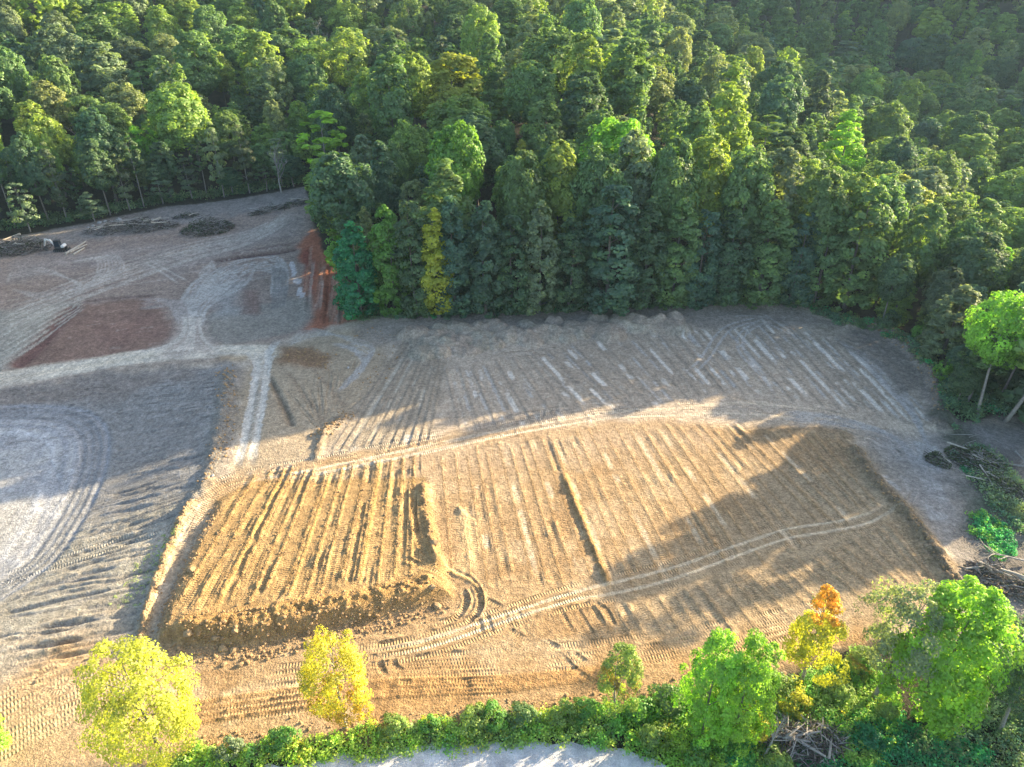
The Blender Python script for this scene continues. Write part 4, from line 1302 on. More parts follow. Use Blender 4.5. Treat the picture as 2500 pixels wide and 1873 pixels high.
# the rest of the wood, too many to count one by one: one joined mesh
Qs, Ts, Vs = [], [], []
rest = [(x_, y_, r_, h_, k_, t_, 0, 0, 0, gz(x_, y_)) for x_, y_, r_, h_, k_, t_ in EXTRA] + [r for _, r in seen[LIMIT:]] + hid + [r for r in far if r[1] > 60]
lite = {}
rnp = np.random.default_rng(3)
for k in ('round', 'oval', 'spire', 'broken', 'slim'):
    lite[k] = []
    for s, K in enumerate(KINDS[k][:3]):
        st = {'round': 'round', 'oval': 'oval', 'spire': 'spire', 'broken': 'round', 'slim': 'oval'}[k]
        zb = {'round': .42, 'oval': .38, 'spire': .34, 'broken': .42, 'slim': .45}[k]
        q, v, _, _ = crown_quads(50 + s, st, K['R'], K['H'] * zb, K['H'], 95, 13, 1.05, lobes=.22, cl=(.15, .27))
        lite[k].append((q, v, K))
for K in KINDS['edge']:
    q, v, _, _ = crown_quads(60, 'column', K['R'], K['H'] * .02, K['H'], 90, 30, 1.05, lobes=.2)
    lite.setdefault('edge', []).append((q, v, K))
for (x, y, r, H, kind, tint, px, py, dep, z) in rest:
    q, v, K = rgn.choice(lite[kind])
    a = rgn.uniform(0, 6.28)
    w, s = r * .98 / K['R'], H / K['H']
    if r in (px,): pass
    ca, sa = math.cos(a) * w, math.sin(a) * w
    M = np.array([[ca, -sa, 0], [sa, ca, 0], [0, 0, s]])
    Qs.append(q @ M.T + np.array([x, y, z]))
    t = np.array(TINT[tint]) * rgn.uniform(.88, 1.12)
    Ts.append(np.repeat(t[None], len(q), 0))
    Vs.append(v)
print('rest', len(rest), sum(len(q) for q in Qs))
tag(link('distant_woodland', quad_mesh('distant_woodland', np.concatenate(Qs), M_WEED, {'tint': np.concatenate(Ts), 'leafvar': np.concatenate(Vs)})), 'dense green woodland canopy covering the far hills', kind='stuff')
print('forest', round(time.time() - T0, 1))

# ------------------------------------------------------------------ weeds and ground cover
def weed_patch(name, label, poly, n, tints, r=(.35, .8), hgt=.8, leaf=.2, nl=34, seed=0, px=True, edge=None, thin=None):
    rng = np.random.default_rng(seed)
    P = hits(poly) if px else poly
    xs, yy = [p[0] for p in P], [p[1] for p in P]
    pts = []
    while len(pts) < n:
        x, y = rng.uniform(min(xs), max(xs), 4000), rng.uniform(min(yy), max(yy), 4000)
        d = sdist(x, y, P) + (fbm(x, y, 2.5, 5 + seed, 3) - .5) * 2.4
        ok = d < 0
        if thin is not None: ok &= fbm(x, y, 3.5, 31 + seed, 3) > thin
        pts += list(zip(x[ok], y[ok]))
    pts = np.array(pts[:n])
    zz = np.array([ground_z(a, b) for a, b in pts])
    rr = rng.uniform(r[0], r[1], n)
    hh = hgt * rng.uniform(.35, 1.15, n) * (.5 + fbm(pts[:, 0], pts[:, 1], 4, 8 + seed, 3))
    ci = np.repeat(np.arange(n), nl)
    d = unit(rng.normal(size=(len(ci), 3)))
    d[:, 2] = np.abs(d[:, 2])
    Pn = np.stack([pts[:, 0], pts[:, 1], zz], -1)[ci] + d * np.stack([rr, rr, hh], -1)[ci] * rng.uniform(.5, 1.1, (len(ci), 1))
    nr = d * .6 + rng.normal(size=d.shape) * .45 + np.array([0, 0, .4])
    Q = leaf_quads(Pn, nr, np.full(len(Pn), leaf), rng)
    sel = np.array([np.array(TINT[t]) for t, _ in tints])
    wts = np.array([w for _, w in tints], float)
    # neighbouring clumps share a plant kind
    u = fbm(pts[:, 0], pts[:, 1], 5.0, 71 + seed, 3)
    u = np.argsort(np.argsort(u + rng.normal(0, .05, n))) / n
    k = np.searchsorted(np.cumsum(wts / wts.sum()), u).clip(0, len(tints) - 1)
    T = np.minimum(sel[k] * rng.uniform(1.0, 1.55, (n, 1)) * 1.15, .7)
    var = np.clip(.42 + rng.normal(0, .15, n)[ci] + rng.normal(0, .12, len(ci)), 0, 1)
    return tag(link(name, quad_mesh(name, Q, M_WEED, {'tint': T[ci], 'leafvar': var})), label, kind='stuff')

weed_patch('weeds', 'band of bright green weeds between the dirt bank and the gravel road',
           [(395, 1885), (480, 1836), (640, 1816), (850, 1790), (1000, 1778), (1150, 1752), (1300, 1742), (1450, 1722), (1560, 1700), (1850, 1668), (1900, 1700), (1900, 1900), (1660, 1900), (1590, 1862), (1480, 1832), (1380, 1822), (1250, 1820), (1100, 1828), (900, 1846), (720, 1872)],
           1500, [('bright green', 3), ('lime green', 3), ('mid green', 1.5), ('yellow-green', 3), ('orange-tipped lime', .5), ('lime green', 3)], hgt=1.0, seed=1)
weed_patch('tall_weeds', 'sunlit thicket of weeds under the orange-topped tree',
           [(1840, 1680), (1950, 1655), (2100, 1590), (2160, 1640), (2180, 1720), (2080, 1790), (1900, 1800), (1830, 1760)],
           620, [('yellow-green', 3), ('bright green', 3), ('orange-tipped lime', 1), ('mid green', 2)], hgt=1.5, r=(.4, .9), seed=2)
weed_patch('ground_cover', 'emerald green ground cover in the shade at the lower right',
           [(1760, 1900), (1830, 1800), (1960, 1770), (2150, 1710), (2230, 1760), (2330, 1800), (2420, 1830), (2420, 1960), (1760, 1960)],
           1100, [('emerald', 5), ('deep green', 2), ('emerald', 3), ('bright green', 1), ('yellow-green', .5)], hgt=.7, r=(.35, .75), seed=3)  # emerald puts the shaded look of this corner into the leaf colour
weed_patch('dark_brush', 'grey and dark green brush in the lower right corner',
           [(2230, 1740), (2360, 1640), (2440, 1500), (2600, 1530), (2600, 1960), (2420, 1960), (2420, 1830)],
           900, [('grey-green', 3), ('deep green', 3), ('bluish green', 2), ('dark olive', 2)], hgt=1.2, seed=4)
weed_patch('edge_grass', 'dark grass strip along the foot of the front trees',
           [(855, 780), (900, 758), (1150, 755), (1400, 746), (1700, 736), (1965, 730), (2060, 772), (2160, 788), (2240, 842), (2296, 920), (2312, 1000), (2330, 1050), (2300, 1010), (2280, 940), (2228, 866), (2150, 808), (2060, 797), (1962, 749), (1700, 750), (1400, 761), (1150, 773), (1000, 779)],
           1500, [('deep green', 4), ('emerald', 1), ('dark olive', 2), ('bluish green', 2)], hgt=.8, r=(.4, .9), leaf=.3, nl=26, seed=5)
weed_patch('hillside_brush', 'low grey-green brush on the cut slope at the right',
           [(2330, 1120), (2370, 1090), (2430, 1110), (2520, 1200), (2520, 1330), (2460, 1280), (2390, 1200)],
           330, [('grey-green', 4), ('dark olive', 2), ('bluish green', 2)], hgt=1.2, r=(.5, 1.0), leaf=.26, seed=6, thin=.42)
weed_patch('emerald_weeds', 'emerald green vines below the brushy slope at the right',
           [(2370, 1255), (2410, 1250), (2450, 1280), (2470, 1330), (2460, 1370), (2420, 1360), (2390, 1310)],
           170, [('emerald', 5), ('bright green', 2)], hgt=.8, r=(.35, .7), seed=7)
weed_patch('creeping_vines', 'small patch of emerald vines in the grey slope',
           [(2352, 1140), (2385, 1138), (2400, 1158), (2370, 1172)], 40, [('emerald', 1)], hgt=.5, r=(.3, .5), seed=8)
weed_patch('slope_weeds', 'thin yellow-green weeds growing on the eroded slope',
           [(430, 1280), (450, 1300), (390, 1400), (330, 1480), (250, 1500), (330, 1390), (380, 1330)],
           150, [('pale olive', 3), ('yellow-green', 1)], hgt=.14, r=(.1, .3), leaf=.11, nl=10, seed=9)
weed_patch('road_weeds', 'tufts of weeds sprouting on the gravel road',
           [(1020, 1850), (1450, 1840), (1540, 1900), (950, 1900)], 46, [('mid green', 1), ('pale olive', 1)], hgt=.2, r=(.1, .28), leaf=.12, nl=14, seed=10)
weed_patch('thicket', 'dark leafy thicket under the umbrella-shaped tree', [(2296, 940), (2340, 895), (2420, 880), (2540, 880), (2540, 1005), (2440, 1015), (2350, 1030), (2312, 1010)],
           520, [('deep green', 4), ('bluish green', 3), ('emerald', 1), ('dark olive', 2)], hgt=2.6, r=(.6, 1.4), leaf=.36, nl=34, seed=13)
weed_patch('understorey', 'dark undergrowth at the foot of the wooded hillside',
           [(-60, 575), (200, 538), (400, 497), (560, 479), (740, 447), (742, 430), (560, 462), (400, 478), (200, 518), (-60, 552)],
           700, [('dark olive', 3), ('deep green', 3), ('grey-green', 1)], hgt=1.6, r=(.6, 1.3), leaf=.4, nl=24, seed=12)

# shrubs that stand out of the weeds
SHR = [(962, 1786, 1.0, 'yellow-green', 'yellow-green bush left of centre in the weeds above the gravel road'),
       (1047, 1778, .8, 'bright green', 'small bright green bush at the weed edge below the dozer turn marks'),
       (1159, 1766, 1.1, 'yellow-green', 'round lime bush, left of two twins in the weed band'),
       (1208, 1764, 1.1, 'bright green', 'round bright bush, right of two twins in the weed band'),
       (1275, 1758, 1.0, 'mid green', 'mid green bush above the middle of the gravel road bend'),
       (1371, 1758, 1.2, 'yellow-green', 'lime bush next to the tan boulder in the weeds'),
       (1428, 1744, 1.0, 'bright green', 'green bush left of the slim lime and russet tree'),
       (1565, 1752, 1.3, 'bright green', 'wide green bush right of the slim lime and russet tree'),
       (1632, 1722, 1.2, 'mid green', 'green bush on the bank left of the close pair of trees'),
       (1600, 1815, 1.2, 'yellow-green', 'lime bush above the right end of the gravel road'),
       (1880, 1686, 1.2, 'yellow-green', 'lime bush between the close pair and the orange-topped tree'),
       (1935, 1740, 1.2, 'orange-tipped lime', 'yellowish bush below the orange-topped tree'),
       (2040, 1700, 1.3, 'yellow-green', 'pale lime bush right of the orange-topped tree’s trunk'),
       (2085, 1655, 1.2, 'bright green', 'bright bush on the bank near the small lime sapling'),
       (1850, 1790, 1.1, 'orange-tipped lime', 'yellow bush above the dead branch tangle'),
       (2165, 1742, 1.0, 'yellow-green', 'lime bush at the foot of the leaning grey-green tree'),
       (2120, 1810, .9, 'emerald', 'emerald bush in the ground cover left of the giant tree'),
       (1700, 1860, 1.1, 'bright green', 'green bush at the lower photo border right of the gravel'),
       (1890, 1866, 1.1, 'yellow-green', 'yellow-green bush under the dead branch tangle'),
       (560, 1842, 1.0, 'grey-green', 'greyish bush at the left end of the weed band'),
       (690, 1818, 1.0, 'bright green', 'bright green bush between the yellow dome and golden tree'),
       (2160, 810, 1.6, 'deep green', 'dark bush in the grass at the upper right field corner'),
       (2240, 826, 1.4, 'bright green', 'small light green bush by the right berm of the field')]
for i, (px, py, s, ti, lab) in enumerate(SHR):
    K = FRONT['shrub' if i % 2 else 'shrub2']
    x, y = hit(px, py)
    root = empty('shrub', (x, y, ground_z(x, y) - .05), random.uniform(0, 6.28), (s, s, s * 1.05))
    c = link('foliage', K['crown'], root)
    link('stem', K['trunk'], root)
    t = TINT[ti]
    c.color = (t[0], t[1], t[2], 1)
    tag(root, lab, 'shrub', 'shrubs standing out of the weeds')

# ------------------------------------------------------------------ dead trees
def dead_mesh(name, seed, H, r0, spread=.55, levels=3, mat=None, nb=7):
    rg = random.Random(seed)
    mb = MB()
    def grow(p, d, L, r, lev):
        pts, rad = [p], [r]
        n = 4
        for i in range(n):
            d = (d + Vector((rg.uniform(-.18, .18), rg.uniform(-.18, .18), rg.uniform(-.05, .14)))).normalized()
            p = p + d * (L / n)
            pts.append(p); rad.append(r * (1 - .8 * (i + 1) / n))
        mb.tube(pts, rad, 6 if lev == levels else 4, False)
        if lev == 0: return
        for i in range(nb if lev == levels else 4):
            t = rg.uniform(.3, 1)
            k = min(int(t * n), n - 1)
            q = pts[k].lerp(pts[k + 1], t * n - k)
            a = rg.uniform(0, 6.28)
            o = Vector((math.cos(a), math.sin(a), rg.uniform(.2, .9))).normalized()
            nd = (d * (1 - spread) + o * spread).normalized()
            grow(q, nd, L * rg.uniform(.35, .6) * (1.1 - .4 * t), rad[k] * .55 + .012, lev - 1)
    grow(Vector((0, 0, -.3)), Vector((0, 0, 1)), H * .8, r0, levels)
    return mb.mesh(name, mat or M_DEAD)

DEAD_T = [(791, 120, 48, 'bare grey tree among green crowns near the top left of centre'),
          (652, 240, 168, 'bare dead tree standing high in the woods left of centre'),
          (687, 400, 330, 'bare grey tree in the dark wood above the upper left bench'),
          (989, 130, 55, 'large pale leafless tree in the distant canopy near the top'),
          (2178, 250, 112, 'tall thin dead tree in the hazy valley at the upper right'),
          (2210, 260, 172, 'second pale dead tree low in the hazy upper right valley'),
          (235, 345, 300, 'leaning dead snag beside the lit lemon-coloured crown at left'),
          (2196, 480, 395, 'bare white-limbed tree in front of the broad crown at the right')]
for i, (px, by, ty, lab) in enumerate(DEAD_T):
    x, y = hit(px, by + 70)
    z = gz(x, y)
    H = min(26, max(14, top_height(x, y, z, ty)))
    root = empty('dead_tree', (x, y, z), random.uniform(0, 6))
    link('trunk_and_limbs', dead_mesh('trunk_and_limbs', 40 + i, H, .25, .55, 3), root)
    tag(root, lab, 'dead tree', 'dead trees in the wood')
    NAMED['dead%d' % i] = dict(o=root, px=px, py=(ty + by) / 2, x=x, y=y)

# fallen and broken dead trees at the right
for i, (px, py, rz, ry, H, lab) in enumerate([(2490, 1142, 2.9, 1.45, 8, 'fallen white dead tree across the brushy slope at the right'),
                                            (2478, 1110, -1.9, 1.35, 7, 'dead branching limb hanging down over the brushy slope'),
                                            (2500, 1375, 3.0, 1.5, 7, 'bleached fallen trunk at the right border below the emerald vines'),
                                            (2455, 1440, 2.2, 1.2, 4, 'curved dead branch sticking out of the lower right brush pile'),
                                            (1990, 1800, 2.7, 1.4, 5, 'bleached dead limb lying over the branch tangle'),
                                            (1862, 1855, .6, .35, 4.5, 'broken dead stub standing in the weeds at the bottom')]):
    x, y = hit(px, py)
    o = link('dead_branch', dead_mesh('dead_branch', 70 + i, H, .15, .5, 2), None, (x, y, ground_z(x, y) + .35))
    o.rotation_euler = (0, ry, rz)
    tag(o, lab, 'dead branch')

# ------------------------------------------------------------------ brush piles, logs, boulders, clods
def brush_pile(px, py, L, W, Hh, ang, n, label, logs=5, leaves=0, seed=0, mat=None, tint='dark olive'):
    rg = random.Random(seed)
    x, y = hit(px, py)
    z = ground_z(x, y)
    Hh *= 1.7; n = int(n * 1.5)
    root = empty('brush_pile', (x, y, z), 0)
    mb, mb2 = MB(), MB()
    ca, sa = math.cos(ang), math.sin(ang)
    def surf(u, v):
        lx, ly = u * L / 2, v * W / 2
        wx, wy = lx * ca - ly * sa, lx * sa + ly * ca
        return wx, wy, ground_z(x + wx, y + wy) - z, max(0, 1 - u * u - v * v) ** .6
    for i in range(n):
        r_, a_ = math.sqrt(rg.random()), rg.uniform(0, 6.28)
        u, v = r_ * math.cos(a_), r_ * math.sin(a_)
        wx, wy, g0, k = surf(u, v)
        nz = float(fbm(np.array([x + wx]), np.array([y + wy]), 2.6, 300 + seed, 2)[0])
        if nz < .42 - .25 * k * rg.random(): continue
        zz = g0 + Hh * k * (.35 + 1.1 * nz) * rg.uniform(.2, 1.05)
        l = rg.uniform(.7, 2.6)
        t = ang + rg.gauss(0, .8)
        tip = rg.uniform(-.35, .45)
        d = Vector((math.cos(t) * math.cos(tip), math.sin(t) * math.cos(tip), math.sin(tip)))
        c = Vector((wx, wy, zz))
        r0 = rg.uniform(.02, .075)
        (mb if rg.random() < .6 else mb2).tube([c - d * l / 2, c + Vector((0, 0, .12 * l * rg.uniform(-1, 1))), c + d * l / 2 + Vector((rg.uniform(-.2, .2), rg.uniform(-.2, .2), rg.uniform(-.15, .25)))], [r0, r0 * .8, r0 * .3], 3, False)
    tag(mb.build('branches', mat or M_BRUSH, root), kind='stuff')
    tag(mb2.build('bare_branches', M_DEAD, root), kind='stuff')
    for i in range(logs):
        u, v = rg.uniform(-.7, .7), rg.uniform(-.6, .6)
        wx, wy, g0, k = surf(u, v)
        l, t = rg.uniform(2.2, 4.6), ang + rg.gauss(0, .45)
        d = Vector((math.cos(t), math.sin(t), rg.uniform(-.12, .12)))
        c = Vector((wx, wy, g0 + Hh * k * .85 + .12))
        r0 = rg.uniform(.07, .14)
        MB().tube([c - d * l / 2, c + Vector((0, 0, rg.uniform(-.1, .15))), c + d * l / 2], [r0 * 1.15, r0, r0 * .7], 7).build('log', M_LOG if rg.random() < .6 else M_DEAD, root)
    if leaves:
        rng = np.random.default_rng(seed)
        m = leaves
        r_, a_ = np.sqrt(rng.uniform(0, 1, m)), rng.uniform(0, 6.28, m)
        P = []
        for u, v in zip(r_ * np.cos(a_), r_ * np.sin(a_)):
            wx, wy, g0, k = surf(u, v)
            nz = float(vnoise(np.array([(x + wx) / 1.7]), np.array([(y + wy) / 1.7]), 300 + seed)[0])
            P.append((wx, wy, g0 + Hh * k * (.25 + 1.1 * nz) * rng.uniform(.4, 1.1) + .05))
        P = np.array(P)
        Q = leaf_quads(P, rng.normal(size=P.shape) + np.array([0, 0, .6]), np.full(m, .32), rng)
        T = np.array(TINT[tint]) * rng.uniform(.2, .75, (m, 1))
        tag(link('withered_leaves', quad_mesh('withered_leaves', Q, M_WEED, {'tint': T, 'leafvar': np.clip(rng.normal(.35, .15, m), 0, 1)}), root), kind='stuff')
    tag(root, label, 'brush pile', 'piles of cleared brush')
    return root

brush_pile(48, 610, 13, 8, 1.7, .25, 520, 'grey brush pile at the left border beside the mini excavator', 4, 500, 1)
brush_pile(325, 562, 21, 5.5, 1.6, .22, 560, 'long brush pile full of pale logs on the upper left bench', 16, 200, 2)
brush_pile(508, 562, 12, 8, 1.6, .25, 420, 'dark leafy brush heap right of the long log pile', 2, 1500, 3)
brush_pile(455, 530, 6, 3, .6, .3, 90, 'thin scatter of brush behind the dark leafy heap', 1, 120, 4)
brush_pile(660, 515, 10, 2.6, .8, .5, 170, 'low line of brush near the clearing’s far corner', 3, 160, 5)
brush_pile(718, 502, 8, 3, .9, .6, 150, 'brush and stumps in the far corner under the big dark tree', 5, 200, 6)
brush_pile(2380, 1130, 8, 5, 1.0, -.9, 260, 'leafy brush pile on the grey slope at the right', 3, 1500, 7, tint='grey-green')
brush_pile(2290, 1130, 3.4, 2.0, .7, -.9, 60, 'small leafy brush clump on the grey strip beside the field', 1, 330, 8, tint='grey-green')
brush_pile(2445, 1195, 7, 4, .9, -.8, 200, 'second leafy brush pile further down the grey slope', 3, 1000, 9, tint='grey-green')
brush_pile(2450, 1425, 7, 4, 1.0, -.7, 240, 'bare brush pile with curved limbs near the lower right trees', 4, 150, 10)
brush_pile(1960, 1818, 7.5, 4.2, 1.2, .1, 420, 'tangle of dead grey branches among weeds at the bottom', 4, 260, 11)

for i, (a, b, r) in enumerate([((161, 622), (210, 593), .24), ((172, 618), (213, 600), .20), ((180, 623), (207, 607), .2), ((166, 617), (190, 603), .16)]):
    p, q = hit(*a), hit(*b)
    A, B = Vector((p[0], p[1], ground_z(*p) + r * .9)), Vector((q[0], q[1], ground_z(*q) + r * .9 + (.12 if i == 1 else 0)))
    c = (A + B) / 2
    o = MB().tube([A - c, Vector((.05, .04, .03)), B - c], [r * 1.15, r, r * .8], 8).build('log', M_LOG, None, c)
    tag(o, ['longest pale log beside the mini excavator, on the upper side', 'pale log lying in the middle of the bundle right of the excavator', 'pale log on the lower side of the bundle by the excavator', 'short thin log at the left end of the bundle by the excavator'][i], 'log', 'cut logs beside the excavator')
p, q = hit(8, 588), hit(46, 574)
A, B = Vector((p[0], p[1], ground_z(*p) + .2)), Vector((q[0], q[1], ground_z(*q) + .2))
o = MB().tube([A - (A + B) / 2, Vector((0, 0, .04)), B - (A + B) / 2], [.1, .14, .2], 7)
o.rock(tuple(B - (A + B) / 2), .5, random.Random(3))
tag(o.build('fallen_log', M_LOG, None, (A + B) / 2), 'fallen log with root ball behind the left brush pile', 'log')
for i in range(4):
    px, py = ((2345, 1063), (2382, 1064), (2370, 1080), (2432, 1078))[i]
    x, y = hit(px, py)
    a = random.uniform(0, 3.1); l = random.uniform(.7, 1.9)
    d = Vector((math.cos(a) * l, math.sin(a) * l, random.uniform(-.1, .2)))
    o = MB().tube([-d, Vector((0, 0, .05)), d], [.06, .05, .03], 5).build('stick', M_DEAD, None, (x, y, ground_z(x, y) + .12))
    tag(o, ['leftmost pale stick on the mulch at the field edge below the umbrella tree', 'second pale stick from the left on the mulch', 'pale stick lying lowest on the mulch below the umbrella tree', 'rightmost pale stick on the grey mulch slope'][i], 'stick', 'sticks on the mulched slope')

BOULD = [(244, 545, .75, 'largest pale boulder at the treeline behind the long brush pile', 1), (258, 542, .6, 'flat pale boulder right of the largest one at the treeline', 1), (273, 541, .5, 'small pale boulder in the middle of the treeline row', 1),
         (291, 537, .7, 'wide pale boulder at the right end of the treeline row', 1), (228, 552, .5, 'pale boulder left of the largest one at the treeline', 1), (216, 556, .35, 'smallest pale boulder at the left end of the treeline row', 1),
         (469, 1395, .52, 'square tan boulder on the left edge of the raised fill', 0), (461, 1552, .55, 'tan boulder low on the dark front face, leftmost there', 0), (540, 1572, .52, 'round tan boulder in the middle of the front face', 0),
         (567, 1575, .5, 'tilted tan boulder right of the round one on the front face', 0), (524, 1556, .38, 'small brown rock high on the front face of the fill', 0), (575, 1548, .42, 'tan rock near the top of the fill’s front face', 0),
         (751, 1560, .5, 'pointed tan boulder at the right part of the front face', 0), (547, 1622, .35, 'small rock fallen at the foot of the fill', 0), (586, 1624, .35, 'small rock lying right of another at the fill’s foot', 0),
         (1060, 1335, .62, 'bright tan boulder on the narrow ridge beside the furrows', 0), (1066, 1468, .55, 'pale angular boulder at the right tip of the fill', 0), (1055, 1441, .5, 'brown boulder on top of the fill’s right tip', 0),
         (1344, 1768, .33, 'small pinkish boulder half hidden in the weeds', 1), (1914, 1646, .35, 'pointed brown rock on the bank by the orange-topped tree', 0), (520, 1165, .3, 'pale stone where the ramp meets the orange field', 1), (850, 898, .3, 'pale stone in the reddish clods beside the ramp', 1)]
for i, (px, py, r, lab, st) in enumerate(BOULD):
    x, y = hit(px, py, .8 if 380 < px < 1100 and py > 1300 and py < 1600 else 0)
    o = MB().rock((0, 0, 0), r, random.Random(200 + i), (1.1, .9, .75)).build('boulder', M_STONE if st else M_ROCK, None, (x, y, ground_z(x, y) + r * .18))
    tag(o, lab, 'boulder', 'boulders at the treeline' if i < 6 else 'boulders on the raised fill' if i < 18 else None)

mb = MB()
rg = random.Random(77)
def scatter(pts, w, n, r0, r1):
    p = smooth(hits(pts))
    for _ in range(n):
        k = rg.randrange(len(p) - 1)
        t = rg.random()
        x = p[k][0] + (p[k + 1][0] - p[k][0]) * t + rg.gauss(0, w)
        y = p[k][1] + (p[k + 1][1] - p[k][1]) * t + rg.gauss(0, w)
        r = r0 * (r1 / r0) ** (rg.random() ** 2.5)
        mb.rock((x, y, ground_z(x, y) + r * .25), r, rg)
scatter([(395, 1590), (600, 1600), (860, 1548), (1000, 1510), (1085, 1478)], .5, 800, .05, .26)
scatter([(400, 1560), (600, 1560), (870, 1515), (1010, 1480)], .8, 800, .05, .24)
scatter([(430, 1530), (560, 1520), (880, 1470), (1070, 1425)], .6, 320, .05, .2)
scatter([(480, 1222), (446, 1272), (405, 1365), (372, 1460), (342, 1570)], .3, 520, .05, .2)
scatter([(530, 1240), (470, 1360), (425, 1460), (392, 1556)], .4, 480, .06, .22)
scatter([(1032, 1175), (1040, 1250), (1053, 1310), (1066, 1372), (1090, 1392)], .3, 200, .05, .2)
scatter([(480, 1815), (850, 1772), (1150, 1738), (1450, 1698), (1850, 1630)], .5, 420, .05, .22)
scatter([(2078, 1085), (2125, 1160), (2205, 1245), (2275, 1335), (2342, 1450)], .4, 220, .06, .24)
scatter([(545, 900), (560, 985), (545, 1090), (500, 1180)], .8, 320, .06, .3)
scatter([(690, 870), (760, 865), (800, 890)], 1.4, 180, .06, .3)
scatter([(775, 1065), (820, 1035), (850, 1010)], .7, 150, .07, .3)
scatter([(870, 800), (960, 830), (880, 960)], 1.2, 110, .06, .25)
scatter([(2060, 795), (2150, 808), (2225, 865), (2275, 940), (2292, 1010)], .8, 220, .08, .35)
for L_ in MLINES:
    for _ in range(75):
        t = rg.uniform(.02, .98)
        x = L_[0][0] + (L_[1][0] - L_[0][0]) * t + rg.gauss(0, .22)
        y = L_[0][1] + (L_[1][1] - L_[0][1]) * t
        r = rg.uniform(.04, .13) * (1.5 if rg.random() < .1 else 1)
        mb.rock((x, y, ground_z(x, y) + r * .25), r, rg)
tag(mb.build('dirt_clods', M_CLAY), 'loose clods of earth along the banks and furrows', kind='stuff')

